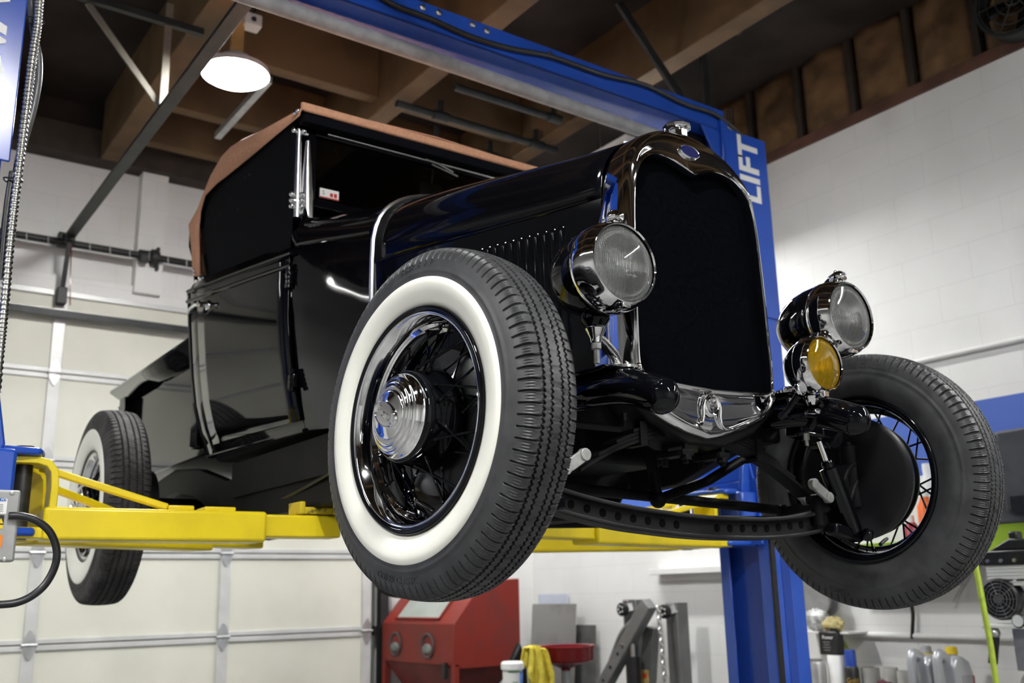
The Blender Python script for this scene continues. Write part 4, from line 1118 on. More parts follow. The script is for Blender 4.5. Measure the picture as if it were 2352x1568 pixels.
# hoses and conduit beside the left column
pts = [at(px, py, y=LY-.02) for px, py in ((95, -40), (90, 10), (86, 60), (78, 110), (70, 170), (63, 230), (54, 300), (46, 370), (36, 450), (28, 520), (20, 600), (13, 680), (6, 750), (0, 810), (-8, 900))]
base = smooth(pts, 26)
m = MB(); rr = [.0105+.0013*(1 if i % 4 < 2 else -1) for i in range(len(base))]
m.tube(base, rr, 12); m.build('armoured_conduit', mat('conduit_metal', (.62, .61, .58), .28, 1.0, rnoise=.05), lift, sharp=80)
pts = [at(px, py, y=LY+.03) for px, py in ((68, -40), (71, 10), (75, 50), (80, 90), (88, 130), (88, 180), (78, 240), (62, 300), (45, 360), (34, 420), (26, 480))]
MB().tube(smooth(pts, 6), .0105, 10).build('grey_hose', mat('grey_hose', (.12, .12, .122), .3, 0, .5, noise=.1), lift)
pts = [at(px, py, y=LY+.0) for px, py in ((30, 395), (22, 440), (14, 500), (8, 560), (0, 640))]
MB().tube(smooth(pts, 6), .010, 10).build('hydraulic_hose', HOSE, lift)
m = MB()
for (px, py) in ((80, 48), (30, 414)):
    p = at(px, py, y=LY); m.tube([p+V((.024*math.cos(a*PI/8), .02*math.sin(a*PI/8), .002*math.sin(a))) for a in range(16)], .0025, 6, closed=True)
m.build('cable_ties', HOSE, lift)
# release box on the column side with its labels, and the looping black hose
bx = empty('control_box', (0, 0, 0), lift)
b0, b1 = at(-25, 1123, y=1.06), at(33, 1290, y=1.06)
MB().bx(b0.x-.04, b1.x, 1.06, 1.10, b1.z, b0.z).build('cover_plate', mat('box_grey', (.36, .36, .355), .45, .3, noise=.06, nscale=30), bx, bevel=.006, seg=3)
for (px, py) in ((28, 1131), (10, 1284)):
    p = at(px, py, y=1.058); MB().lathe([(0, .0055), (.003, .005), (.004, 0)], (p.x, 1.06, p.z), 'y', 14, -1).build('screw', STEEL, bx)
def patch(x0, y0, x1, y1, name, m_, yy=1.0585):
    a_, b_ = at(x0, y0, y=1.0585), at(x1, y1, y=1.0585)
    MB().bx(a_.x, b_.x, yy, 1.0605, b_.z, a_.z).build(name, m_, bx)
patch(-20, 1144, 14, 1180, 'warning_label', mat('label_white', (.8, .8, .79), .4, noise=.02))
patch(-20, 1143, 14, 1151, 'label_header', mat('label_blue', (.03, .12, .42), .4, noise=.02), 1.0578)
patch(-20, 1182, 8, 1205, 'label_band', mat('label_black', (.01, .01, .01), .4, noise=.02))
patch(-20, 1204, 6, 1214, 'label_yellow', mat('label_yellow', (.75, .55, .02), .4, noise=.02))
patch(-20, 1228, 4, 1256, 'label_orange', mat('label_orange', (.75, .22, .02), .4, noise=.02))
m = MB()
for k in range(5):
    p = at(4, 1158+4*k, y=1.058); m.bx(p.x-.02, p.x+.003, 1.0578, 1.0586, p.z-.0005, p.z+.0005)
m.build('label_lines', mat('ink', (.03, .03, .03), .5, noise=.02), bx)
p = at(9, 1147, y=1.0572); m = MB(); m.text('NT', .0085, Matrix.Translation(p) @ Matrix.Rotation(PI/2, 4, 'X'), .0008); m.build('label_text', TEXTW, bx)
p = at(2, 1196, y=1.0578); m = MB(); m.face([p+V((-.006, 0, -.006)), p+V((.006, 0, -.006)), p+V((0, 0, .007))]); m.build('warning_triangle', MATS['label_yellow'], bx)
pts = [at(px, py, y=1.05) for px, py in ((20, 1184), (50, 1185), (85, 1196), (115, 1222), (130, 1262), (126, 1300), (105, 1340), (75, 1367), (40, 1383), (0, 1388), (-60, 1388))]
MB().tube(smooth(pts, 8), .0095, 14).build('looped_hose', HOSE, lift)
# ================================================================== things along the walls
def cam_to(px, py, **k): return at(px, py, **k)

# --- red blasting cabinet
t = thing('blast_cabinet', 'worn red blasting cabinet with two arm holes under a sloped window', 'cabinet', (2.0, 4.42, FLOOR))
fx, bx_, ya, yb = 1.755-2.0, 2.275-2.0, 3.90-4.42, 4.86-4.42
zf = lambda z: z-FLOOR
m = MB()
prof = [(fx, zf(-.77)), (fx, zf(-.515)), (fx+.135, zf(-.355)), (fx+.36, zf(-.245)), (bx_, zf(-.236)), (bx_, zf(-.79)), (fx+.06, zf(-.79))]
m.prism(prof, 'y', ya, yb); m.build('body', RED, t, bevel=.006)
m = MB()
hp = [(fx+.01, ya+.03), (bx_-.01, ya+.03), (bx_-.01, yb-.03), (fx+.01, yb-.03)]
cxh, cyh = .02, 0
top_ = [m.v((x, y, zf(-.77))) for x, y in hp]; lo_ = [m.v((cxh+(x-cxh)*.15, cyh+(y-cyh)*.12, zf(-1.25))) for x, y in hp]
for i in range(4): m.bm.faces.new([top_[i], top_[(i+1) % 4], lo_[(i+1) % 4], lo_[i]])
m.bm.faces.new(lo_); m.build('hopper', mat('dark_red_paint', (.12, .014, .012), .5, 0, .4, noise=.2, nscale=6), t)
for (x, y) in ((fx+.02, ya+.02), (fx+.02, yb-.02), (bx_-.02, ya+.02), (bx_-.02, yb-.02)):
    MB().bx(x-.02, x+.02, y-.02, y+.02, 0, zf(-.76)).build('leg', RED, t, bevel=.003)
n_ = V((-.16, 0, .135)).normalized(); s_dir = V((.135, 0, .16)).normalized()
o_ = V((fx, 0, zf(-.515)))
def wp(s, y, h): return o_+s_dir*s+V((0, y, 0))+n_*h
m = MB()
for (s0, s1, y0, y1) in ((.030, .042, ya+.20, yb-.16), (.20, .212, ya+.20, yb-.16), (.030, .212, ya+.20, ya+.215), (.030, .212, yb-.175, yb-.16)):
    P = [wp(s0, y0, 0), wp(s1, y0, 0), wp(s1, y1, 0), wp(s0, y1, 0)]; Q = [p+n_*.012 for p in P]
    A = [m.v(p) for p in P]; B = [m.v(p) for p in Q]
    m.bm.faces.new(B)
    for i in range(4): m.bm.faces.new([A[i], A[(i+1) % 4], B[(i+1) % 4], B[i]])
wf = m.build('window_frame', RED, t)
m = MB(); m.face([wp(.04, ya+.21, .004), wp(.205, ya+.21, .004), wp(.205, yb-.17, .004), wp(.04, yb-.17, .004)])
m.build('window', mat('frosted_window', (.36, .39, .36), .25, 0, .5, noise=.06, nscale=4), t)
for y in (4.655-4.42, 4.215-4.42):
    MB().lathe([(-.004, .060), (.010, .068), (.014, .075), (.008, .082), (-.004, .084)], (fx, y, zf(-.655)), 'x', 36, -1).build('arm_hole_ring', mat('ring_grey', (.09, .07, .07), .45, .3, noise=.1), t)
    m = MB(); m.lathe([(-.003, .066), (-.003, .0)], (fx, y, zf(-.655)), 'x', 32, -1); m.build('glove_opening', mat('glove_grey', (.035, .04, .037), .6, noise=.4, nscale=15), t)
    m = MB(); m.lathe([(.002, .055), (.012, .045), (.016, .03), (.014, 0)], (fx, y+.012, zf(-.675)), 'x', 24, -1, 1, .62); m.build('glove', mat('glove_pale', (.20, .215, .20), .6, noise=.2, nscale=15), t)
m = MB(); m.box((fx-.012, ya+.09, zf(-.80)), (.025, .03, .10)); m.build('latch', DARKST, t, bevel=.005)

# --- sheets leaning in the corner
def sheet(y0, y1, z1, x, m_, label, rot=.06):
    t = tag(MB().box((0, 0, 0), (.006, y1-y0, z1-FLOOR)).build('metal_sheet', m_, bevel=.001), label, 'sheet')
    t.location = (x, (y0+y1)/2, (z1+FLOOR)/2); t.rotation_euler = (0, rot, 0)
brushed = mat('brushed_sheet', (.36, .355, .34), .33, .85, col2=(.24, .235, .23), nscale=2.5)
sheet(4.52, 4.90, -.345, 3.155, mat('pale_blue_sheet', (.55, .60, .70), .4, .2, noise=.05), 'pale blue edged sheet leaning behind the brushed metal sheet', .025)
sheet(4.30, 4.85, -.415, 3.02, brushed, 'wide brushed metal sheet leaning in the corner behind the red drain bowl', .08)
sheet(4.17, 4.50, -.57, 3.13, mat('dark_grey_sheet', (.10, .10, .095), .6, noise=.2), 'narrow dark grey board leaning beside the brushed metal sheet', .03)

# --- oil drain with red bowl
t = thing('oil_drain', 'red oil drain bowl on a black stand before the white wall', 'oil drain', (2.256, 3.40, FLOOR))
zb = lambda z: z-FLOOR
MB().lathe([(zb(-.655), .165), (zb(-.650), .182), (zb(-.657), .187), (zb(-.664), .183), (zb(-.672), .176), (zb(-.735), .174), (zb(-.748), .160), (zb(-.765), .085), (zb(-.79), .03), (zb(-.80), .03), (zb(-.79), .02), (zb(-.755), .08), (zb(-.735), .155), (zb(-.67), .165), (zb(-.655), .165)], axis='z', n=56).build('bowl', REDG, t, sharp=60)
MB().cyl((0, 0, .55), (0, 0, zb(-.79)), .028, 16).build('stem', GREY, t)
MB().lathe([(.06, 0), (.06, .21), (.10, .235), (.50, .235), (.56, .20), (.60, .05), (.60, 0)], axis='z', n=40).build('tank', SATIN, t)
for a in range(4): MB().lathe([(-.012, .0), (-.012, .03), (.012, .03), (.012, 0)], (.19*math.cos(a*PI/2+.7), .19*math.sin(a*PI/2+.7), .03), 'y', 18).build('caster', SATIN, t)

# --- yellow towel over a black cart, tub beside it
t = thing('tool_cart', 'black cart holding a white tub under the yellow towel', 'cart', (1.95, 3.42, FLOOR))
MB().bx(-.26, .16, -.16, .20, .86, .90).build('top_tray', SATIN, t, bevel=.01)
MB().bx(-.26, .16, -.16, .20, .30, .33).build('lower_tray', SATIN, t, bevel=.01)
for x in (-.24, .14):
    for y in (-.14, .18): MB().cyl((x, y, 0), (x, y, .88), .012, 10).build('post', SATIN, t)
m = MB(); m.prism([(.0, .90), (.11, .90), (.10, 1.10), (.055, 1.225), (-.02, 1.10)], 'y', .10, .15); m.build('back_board', SATIN, t, bevel=.01)
tw = MB(); rows = []
c = cam_to(1228, 1482, y=3.30)
for i in range(21):
    s = i/20; z = c.z+.0-.26*max(0, s-.06)**1.05; w = lerp(.052, .100, min(1, s*1.6)) if s < .8 else lerp(.100, .085, (s-.8)*5)
    rows.append([(c.x-w*.9+2*w*j/16+(.018*s), 3.30-.020*math.sin(j*.95+1.5*s)-.03*s**.5-.012*math.cos(j*2.1+s*4), z-.020*(abs(j-6)/8)**2*(1 if s < .1 else .5)) for j in range(17)])
back = [[(p[0], 3.345-(p[1]-3.30)*.3, p[2]-.004) for p in r] for r in rows[:12]]
tw.grid(back[::-1]+rows)
o = tw.build('towel', mat('yellow_microfibre', (.72, .60, .085), .9, 0, .15, noise=.12, nscale=25, bump=.5, bscale=160), solid=.006)
tag(o, 'yellow towel draped between the white tub and the red bowl', 'towel')
t = thing('wipes_tub', 'white tub with blue and green label beside the yellow towel', 'tub', (1.742, 3.24, -.945))
MB().lathe([(0, 0), (0, .052), (.19, .058), (.195, 0)], axis='z', n=36).build('tub', WHITEP, t, bevel=.003)
MB().lathe([(.188, .0600), (.190, .0665), (.222, .0665), (.232, .058), (.234, 0)], axis='z', n=36).build('lid', mat('white_plastic', (.85, .85, .84), .35, noise=.02), t)
def wrap(a0, a1, z0, z1, r0, r1, name, mm):
    m = MB(); m.grid([[(lerp(r0, r1, k)*math.cos(lerp(a0, a1, j/8)), lerp(r0, r1, k)*math.sin(lerp(a0, a1, j/8)), lerp(z0, z1, k)) for j in range(9)] for k in (0, 1)]); m.build(name, mm, t, solid=.0006)
wrap(-1.35, -.2, .03, .18, .0545, .0590, 'blue_label', mat('label_blue2', (.05, .16, .5), .4, noise=.05))
wrap(-2.6, -1.35, .175, .183, .0590, .0594, 'green_stripe', mat('label_green', (.10, .32, .10), .4, noise=.05))
wrap(-2.2, -1.6, .118, .124, .0572, .0574, 'green_line', MATS['label_green'])

# --- folded engine hoist
t = thing('engine_hoist', 'grey folded engine hoist with hanging chain standing against the wall', 'hoist', (2.92, 3.3, FLOOR))
loc = t.location
def L_(px, py, x): return cam_to(px, py, x=x)-loc
HG = mat('hoist_grey', (.135, .138, .135), .4, .3, noise=.1, nscale=8)
for k, (pa, w) in enumerate((((1457, 1376), .13), ((1553, 1383), .105))):
    a = L_(*pa, 2.95); m = MB(); m.bx(a.x-.05, a.x+.05, a.y-w/2, a.y+w/2, .12, a.z)
    lg = m.build('folded_leg', HG, t, bevel=.005)
    m = MB(); m.bx(a.x-.052, a.x-.048, a.y-w*.30 if k else a.y+w*.05, a.y+w*.42, a.z-.07, a.z-.004); m.build('end_plate', STEEL, lg, bevel=.002)
for (px, py, x, r) in ((1430, 1399, 2.86, .044), (1527, 1404, 2.86, .044)):
    c = L_(px, py, x); w_ = MB(); w_.lathe([(-.018, .018), (-.018, r*.78), (-.014, r), (.014, r), (.018, r*.78), (.018, .018), (-.018, .018)], c, 'x', 28)
    wl = w_.build('caster_wheel', HOSE, t)
    m = MB()
    for q in range(5): m.sphere(c+V((-.017, .022*math.cos(q*1.257), .022*math.sin(q*1.257))), .007, 8)
    m.build('wheel_holes', GALVP, wl)
    m = MB(); m.beam(c, c+V((.05, -.06, .02)), .05, .012, (1, 0, 0)); m.build('caster_fork', STEEL, t)
a, b = L_(1492, 1385, 2.80), L_(1352, 1640, 2.80)
bo = MB().beam(a, b, .085, .075, (1, 0, 0)).build('boom', mat('hoist_grey_light', (.20, .20, .195), .4, .3, noise=.08, nscale=8), t, bevel=.004)
m = MB()
for q in (.44, .56, .68, .8): c = a.lerp(b, q); m.cyl(c+V((-.0395, 0, 0)), c+V((-.037, 0, 0)), .011, 12)
m.build('pin_holes', SATIN, bo)
m = MB(); c = a.lerp(b, .36); m.cyl(c+V((-.06, .0, 0)), c+V((.06, 0, 0)), .010, 10); m.build('pin', STEEL, bo)
MB().tube(smooth([L_(1488, 1395, 2.86), L_(1462, 1420, 2.86), L_(1434, 1450, 2.86), L_(1420, 1480, 2.86), L_(1402, 1530, 2.86), L_(1380, 1600, 2.86)], 5), .026, 8).build('curved_brace', HG, t)
a, b = L_(1496, 1440, 2.90), L_(1484, 1640, 2.90)
MB().beam(a, b, .10, .06, (1, 0, 0)).build('mast', HG, t, bevel=.004)
m = MB(); a = L_(1482, 1555, 2.862); m.box(a, (.004, .07, .09)); mk = m.build('warning_label', mat('label_tan', (.45, .33, .12), .5, noise=.2, nscale=30), t)
m = MB(); m.box(a+V((-.003, 0, .01)), (.002, .04, .03)); m.build('label_mark', mat('label_red', (.5, .05, .03), .5, noise=.05), mk)
a = L_(1454, 1500, 2.80); m = MB(); m.cyl(a+V((0, 0, -.4)), a+V((0, 0, -.02)), .042, 18); m.build('jack', HOSE, t); m = MB(); m.cyl(a+V((0, 0, -.03)), a+V((0, 0, .06)), .020, 12); m.build('jack_ram', STEEL, t)
ch_ = MB()
for k in range(15):
    c = L_(1512+k*1.25, 1398+k*13, 2.78)
    pts = [c+V((0, .013*math.cos(q*PI/5), .026*math.sin(q*PI/5))) if k % 2 else c+V((.013*math.cos(q*PI/5), 0, .026*math.sin(q*PI/5))) for q in range(10)]
    ch_.tube(pts, .0055, 6, closed=True)
ch_.build('chain', STEEL, t)

# --- workbench along the right wall and what stands on it
BZ = -.955
t = thing('workbench', 'workbench along the block wall under the oil jugs', 'workbench', (2.95, 1.35, FLOOR))
MB().bx(-.52, .24, -1.2, 1.05, BZ-FLOOR-.04, BZ-FLOOR).build('worktop', mat('bench_top', (.20, .17, .14), .6, noise=.2, nscale=4), t, bevel=.004)
for x in (-.47, .19):
    for y in (-1.12, -.05, .97): MB().bx(x-.03, x+.03, y-.03, y+.03, 0, BZ-FLOOR-.04).build('leg', GREY, t, bevel=.004)
silver = mat('silver_plastic', (.44, .455, .48), .3, .45, noise=.04, nscale=6)
def jug(y, label, capm):
    t = thing('oil_jug', label, 'jug', (2.98, y, BZ), 'silver oil jugs on the workbench')
    # body: side outline in x-z (handle towards the room), thickness along y
    hy = .062
    out = [(-.105, .0), (.105, .0), (.108, .20), (.075, .262), (.030, .285), (-.020, .285), (-.075, .305), (-.100, .295), (-.108, .26), (-.108, .06)]
    inn = [(-.082, .265), (-.082, .10), (-.070, .075), (-.045, .085), (-.035, .14), (-.045, .22), (-.060, .262)]
    m = MB()
    # handle bar, body block and bridge as one hollowed outline
    rows = []
    N_ = 14
    body_o = [(-.055, 0), (.105, 0), (.108, .05), (.108, .20), (.085, .255), (.030, .280), (-.015, .283), (-.040, .262), (-.052, .225), (-.045, .15), (-.050, .09), (-.056, .05)]
    def slab(poly, prof):
        cx_ = sum(p[0] for p in poly)/len(poly); cz_ = sum(p[1] for p in poly)/len(poly); rr = []
        for (yy, s) in prof: rr.append([(cx_+(x-cx_)*s, yy, cz_+(z-cz_)*s) for x, z in poly])
        G = m.grid(rows=rr, cv=True); m.bm.faces.new(G[0]); m.bm.faces.new(G[-1])
    slab(body_o, [(-hy, .86), (-hy*.92, .95), (-hy*.7, 1), (hy*.7, 1), (hy*.92, .95), (hy, .86)])
    m.tube(smooth([(-.02, 0, .268), (-.065, 0, .288), (-.088, 0, .278), (-.096, 0, .24), (-.096, 0, .15), (-.094, 0, .07), (-.075, 0, .035), (-.045, 0, .03)], 6), .021, 14, squash=1.35)
    m.build('container', silver, t, sharp=55)
    MB().lathe([(.275, .0), (.275, .026), (.300, .026), (.300, 0)], (.035, 0, 0), 'z', 28).build('neck', silver, t)
    MB().lathe([(.286, .028), (.2865, .031), (.296, .031), (.297, .028), (.318, .027), (.322, .022), (.322, 0)], (.035, 0, 0), 'z', 28).build('cap', capm, t)
    MB().bx(.0, .09, -.0635, -.0615, .05, .19).build('label', mat('jug_label', (.30, .30, .315), .5, noise=.05), t)
    MB().bx(.092, .104, -.0635, -.0605, .02, .185).build('label_edge', mat('jug_red', (.25, .02, .02), .5, noise=.05), t)
    return t
yc = mat('cap_yellow', (.75, .56, .03), .35, noise=.04); gc = mat('cap_grey', (.38, .38, .38), .4, noise=.05)
j1 = jug(1.415, 'silver oil jug with grey cap', gc); MB().lathe([(.279, .0285), (.2795, .0318), (.287, .0318), (.2875, .0285)], (.035, 0, 0), 'z', 28).build('cap_band', yc, j1)
jug(1.275, 'silver oil jug with yellow cap', yc)
def jar(px, py, r, x, label):
    c = cam_to(px, py, x=x); t = thing('glass_jar', label, 'jar', (c.x, c.y, BZ), 'dusty jars beside the oil jugs')
    h = c.z-BZ
    MB().lathe([(0, 0), (0, r*.95), (h*.9, r), (h, r*.96), (h-.002, r*.9), (h*.5, r*.9), (.02, r*.85), (.02, 0)], axis='z', n=28).build('glass', mat('dusty_glass', (.62, .62, .57), .3, 0, .5, noise=.08, trans=.35), t)
    MB().lathe([(.021, 0), (.021, r*.82), (h*.55, r*.82), (h*.55, 0)], axis='z', n=20).build('contents', mat('jar_dregs', (.42, .40, .28), .7, noise=.3, nscale=30), t)
jar(2045, 1532, .038, 3.02, 'tall dusty jar behind the shorter jar')
jar(2080, 1540, .045, 2.96, 'short dusty jar next to the grey-capped jug')
jar(1998, 1532, .05, 3.08, 'pale clouded jar against the wall near the black spray can')
# rag
m = MB(); c = cam_to(2030, 1572, x=2.82)
rows = [[(c.x+.10*(i/8-.5)*2, c.y+.10*(j/8-.5)*2, BZ+.004+max(0, (c.z-BZ+.01)*math.cos((i/8-.5)*2.6)*math.cos((j/8-.5)*2.4)+.012*math.sin(i*2+j*1.3))) for j in range(9)] for i in range(9)]
m.grid(rows); o = m.build('rag', mat('maroon_rag', (.06, .012, .02), .9, noise=.3, nscale=20), solid=.004); tag(o, 'crumpled maroon rag in front of the jars', 'rag')

# cans at the post
t = thing('spray_can', 'black spray can with blue cap and gold lettering', 'can', (3.0, 1.862, BZ))
r = .038
c1 = cam_to(1956, 1492, x=3.0); h = c1.z-BZ
MB().lathe([(0, 0), (0, r), (h-.10, r), (h-.085, r*.86), (h-.085, 0)], axis='z', n=32).build('body', HOSE, t, bevel=.002)
MB().lathe([(h-.088, r*.80), (h-.006, r*.76), (h, r*.70), (h, 0)], axis='z', n=32).build('cap', mat('cap_blue', (.02, .06, .34), .35, noise=.04), t)
def bendcan(p):
    a = -2.45+p.x/(r+.001); return V(((r+.0012+p.z)*math.cos(a), (r+.0012+p.z)*math.sin(a), h-.155+p.y))
MB().text('Gold', .036, None, .001, bendcan).build('lettering', mat('gold_ink', (.62, .38, .07), .35, .6, noise=.05), t)
t = thing('canister', 'tall white canister standing under the black bottle', 'canister', (3.0, 1.955, BZ))
h2 = cam_to(1908, 1503, x=3.0).z-BZ
MB().lathe([(0, 0), (0, .050), (h2-.004, .047), (h2, .044), (h2, 0)], axis='z', n=32).build('body', WHITEP, t)
t = thing('chemical_bottle', 'black square bottle with white lettering on top of the white canister', 'bottle', (3.0, 1.975, BZ+h2))
MB().box((0, 0, .062), (.06, .125, .124)).build('body', mat('bottle_black', (.012, .012, .013), .4, noise=.1), t, bevel=.008)
MB().lathe([(.120, .022), (.142, .020), (.145, 0)], (0, -.02, 0), 'z', 20).build('cap', HOSE, t)
Mb = Matrix.Translation((-.0308, 0, .092)) @ Matrix.Rotation(-PI/2, 4, 'Z') @ Matrix.Rotation(PI/2, 4, 'X')
MB().text('Power', .027, Mb, .001).build('lettering', TEXTW, t)
m = MB()
for k, w in enumerate((.045, .038, .05, .04)): m.bx(-.0312, -.0304, -w/2+.01, w/2+.01, .066-.014*k, .069-.014*k)
m.build('small_print', mat('print_grey', (.3, .3, .3), .5, noise=.05), t)
t = thing('aluminium_can', 'plain silver can beside the blue post', 'can', (2.93, 2.03, BZ))
h3 = cam_to(1885, 1512, x=2.93).z-BZ
MB().lathe([(0, 0), (0, .045), (h3-.03, .045), (h3-.015, .040), (h3-.012, .042), (h3, .042), (h3, 0)], axis='z', n=32).build('body', mat('can_metal', (.45, .45, .44), .35, .7, noise=.1), t)
# crumpled bag
random.seed(3)
def crumple(name, px, py, x, rx, ry, rz, m_, label, cat):
    c = cam_to(px, py, x=x); m = MB(); rows = []
    for i in range(11):
        th = PI*i/10; row = []
        for j in range(18):
            ph = 2*PI*j/18; k = .72+.36*random.random()
            row.append((c.x+rx*k*math.sin(th)*math.cos(ph), c.y+ry*k*math.sin(th)*math.sin(ph), c.z+rz*k*math.cos(th)))
        rows.append(row)
    m.grid(rows, cv=True); o = m.build(name, m_, sharp=10); tag(o, label, cat)
# a small wall shelf carries the bags and the motor
t = thing('wall_bracket_shelf', 'small white shelf beside the blue post with plastic bags on it', 'shelf', (3.09, 2.02, -.575))
MB().bx(-.09, .105, -.16, .22, -.012, 0).build('board', WHITEP, t, bevel=.002)
crumple('plastic_bag', 1876, 1422, 3.04, .05, .09, .065, mat('clear_bag', (.55, .56, .55), .25, 0, .6, noise=.3, nscale=20), 'crumpled clear plastic bag beside the blue post', 'bag')
crumple('paper_bag', 1914, 1434, 3.02, .04, .075, .045, mat('tan_paper', (.55, .46, .20), .7, noise=.2, nscale=12), 'crumpled tan paper bag above the black bottle', 'bag')
t = thing('hose_reel', 'grey hose reel peeking out behind the blue post', 'reel', (3.08, 2.10, -.40))
MB().lathe([(-.05, 0), (-.05, .11), (-.035, .11), (-.03, .08), (.03, .08), (.035, .11), (.05, .11), (.05, 0)], axis='x', n=32).build('drum', GREY, t)
MB().bx(-.02, .115, -.02, .02, -.02, .02).build('arm', DARKST, t)
lime = mat('lime_hose', (.40, .52, .06), .45, noise=.08, nscale=30)
o = MB().tube(smooth([cam_to(px, py, x=3.13) for px, py in ((1868, 1340), (1884, 1372), (1900, 1405), (1914, 1432), (1930, 1462), (1945, 1488), (1954, 1520), (1962, 1600))], 6), .0095, 10).build('air_hose', lime); tag(o, 'lime air hose hanging beside the blue post', 'hose')
o = MB().tube(smooth([cam_to(px, py, x=2.40) for px, py in ((2232, 1250), (2241, 1300), (2250, 1345), (2262, 1410), (2275, 1480), (2287, 1560), (2300, 1640))], 6), .0125, 10).build('air_hose', lime); tag(o, 'lime air hose hanging in front of the compressor', 'hose')
o = MB().tube(smooth([cam_to(px, py, x=3.17) for px, py in ((2092, 1330), (2093, 1380), (2097, 1410), (2096, 1440), (2095, 1466))], 6), .010, 10).build('power_cord', HOSE); tag(o, 'black cord hanging down the white wall above the oil jugs', 'cord')
a, b = cam_to(2192, 1372, x=3.15), cam_to(2250, 1300, x=3.15)
o = MB().tube(smooth([a+V((0, 0, -.02)), a.lerp(b, .3)+V((0, 0, .0)), a.lerp(b, .7)+V((0, 0, .01)), b], 6), .016, 8, squash=.5).build('steel_bracket', GALV); tag(o, 'curved steel bracket on the white wall above the lime hose', 'bracket')

# --- compressor on a stand, seen at the frame's right edge
t = thing('air_compressor', 'white air compressor with a round black fan beside the lime hose', 'compressor', (2.60, .78, BZ))
l2 = t.location
def K(px, py, x=2.60): return cam_to(px, py, x=x)-l2
c = K(2312, 1375); R_f = .088
MB().lathe([(-.06, .0), (-.06, R_f*.93), (-.05, R_f), (.0, R_f), (.02, R_f*.9), (.02, 0)], c, 'x', 40).build('fan_cover', HOSE, t)
m = MB()
for q in (.25, .42, .58, .74, .9): m.tube([c+V((-.064, R_f*q*math.cos(a*PI/20), R_f*q*math.sin(a*PI/20))) for a in range(40)], .0016, 5, closed=True)
for a in range(10): m.cyl(c+V((-.064, 0, 0)), c+V((-.064, R_f*.93*math.cos(a*PI/5), R_f*.93*math.sin(a*PI/5))), .0016, 5)
m.cyl(c+V((-.066, 0, 0)), c+V((-.06, 0, 0)), .018, 20)
m.build('fan_guard', mat('guard_grey', (.07, .07, .072), .4, noise=.1), t)
a0, a1 = K(2278, 1300), K(2278, 1345)
m = MB(); m.bx(-.045, .12, c.y-.26, a0.y, a1.z, a0.z)
for k in range(7): m.bx(-.05, .125, c.y-.262, a0.y+.002, a1.z+.014*k, a1.z+.014*k+.004)
m.build('cylinder_fins', WHITEP, t)
m = MB()
for (u, w) in ((-.02, .035), (-.075, .035), (-.13, .035)): m.bx(-.052, -.044, a0.y+u-w, a0.y+u, a1.z+.018, a1.z+.024)
m.build('fin_slots', HOSE, t)
h0, h1 = K(2268, 1266), K(2268, 1300)
m = MB(); m.bx(-.06, .10, c.y-.26, h0.y, h1.z, h0.z); m.cyl((-.01, h0.y+.055, (h0.z+h1.z)/2), (-.01, h0.y, (h0.z+h1.z)/2), .03, 16); m.prism([(h0.y-.02, h0.z), (h0.y-.30, h0.z), (h0.y-.20, h0.z+.045), (h0.y-.12, h0.z+.05)], 'x', -.03, .06); m.box((.01, h0.y-.13, h0.z+.06), (.05, .04, .04))
m.build('cylinder_head', HOSE, t, bevel=.008)
m = MB(); m.cyl((-.045, h0.y+.056, (h0.z+h1.z)/2), (.0, h0.y+.056, (h0.z+h1.z)/2), .014, 12)
for k in range(3): m.lathe([(0, .009), (.008, .008), (.008, 0)], (-.06, h0.y-.03-.06*k, h1.z+.02), 'x', 6, -1)
m.build('head_bolts', STEEL, t)
MB().bx(-.02, .10, c.y-.10, c.y+.05, K(2300, 1418).z, c.z).build('motor', GREY, t, bevel=.01)
pz = K(2290, 1435).z
MB().bx(-.09, .12, c.y-.30, K(2280, 1435).y, pz-.010, pz+.006).build('deck', WHITEP, t, bevel=.003)
g = K(2345, 1425, 2.53); MB().lathe([(-.0, 0), (.0, .028), (.02, .030), (.025, .026), (.025, 0)], g, 'x', 28, -1).build('gauge', HOSE, t); 
m = MB(); m.lathe([(.0255, .024), (.0255, 0)], g, 'x', 24, -1); m.build('gauge_face', mat('gauge_white', (.75, .76, .78), .3, noise=.02), t)
rg0, rg1 = K(2284, 1456, 2.53), K(2283, 1540, 2.53)
MB().cyl(rg0+V((0, .0, -.01)), rg1+V((0, 0, .03)), .020, 14).build('regulator_handle', HOSE, t)
m = MB(); m.sphere(rg0+V((0, 0, .005)), .026, 12); m.cyl(rg1+V((0, 0, .035)), rg1, .011, 10); m.build('coupler', STEEL, t)
MB().lathe([(-.32, 0), (-.30, .07), (-.26, .11), (.0, .115), (.04, .09), (.06, .05), (.065, 0)], (.02, c.y-.08, .165), 'y', 36).build('tank', mat('tank_grey', (.38, .38, .385), .4, .2, noise=.05), t)
for a_, b_, z0_, z1_ in ((-.22, -.19, 0, .12), (.0, .03, 0, .12)): MB().bx(-.06, .08, c.y+a_, c.y+b_, z0_, z1_).build('foot', GREY, t, bevel=.004)
MB().bx(-.03, .06, c.y-.10, c.y-.02, .26, pz).build('deck_post', GREY, t, bevel=.004)

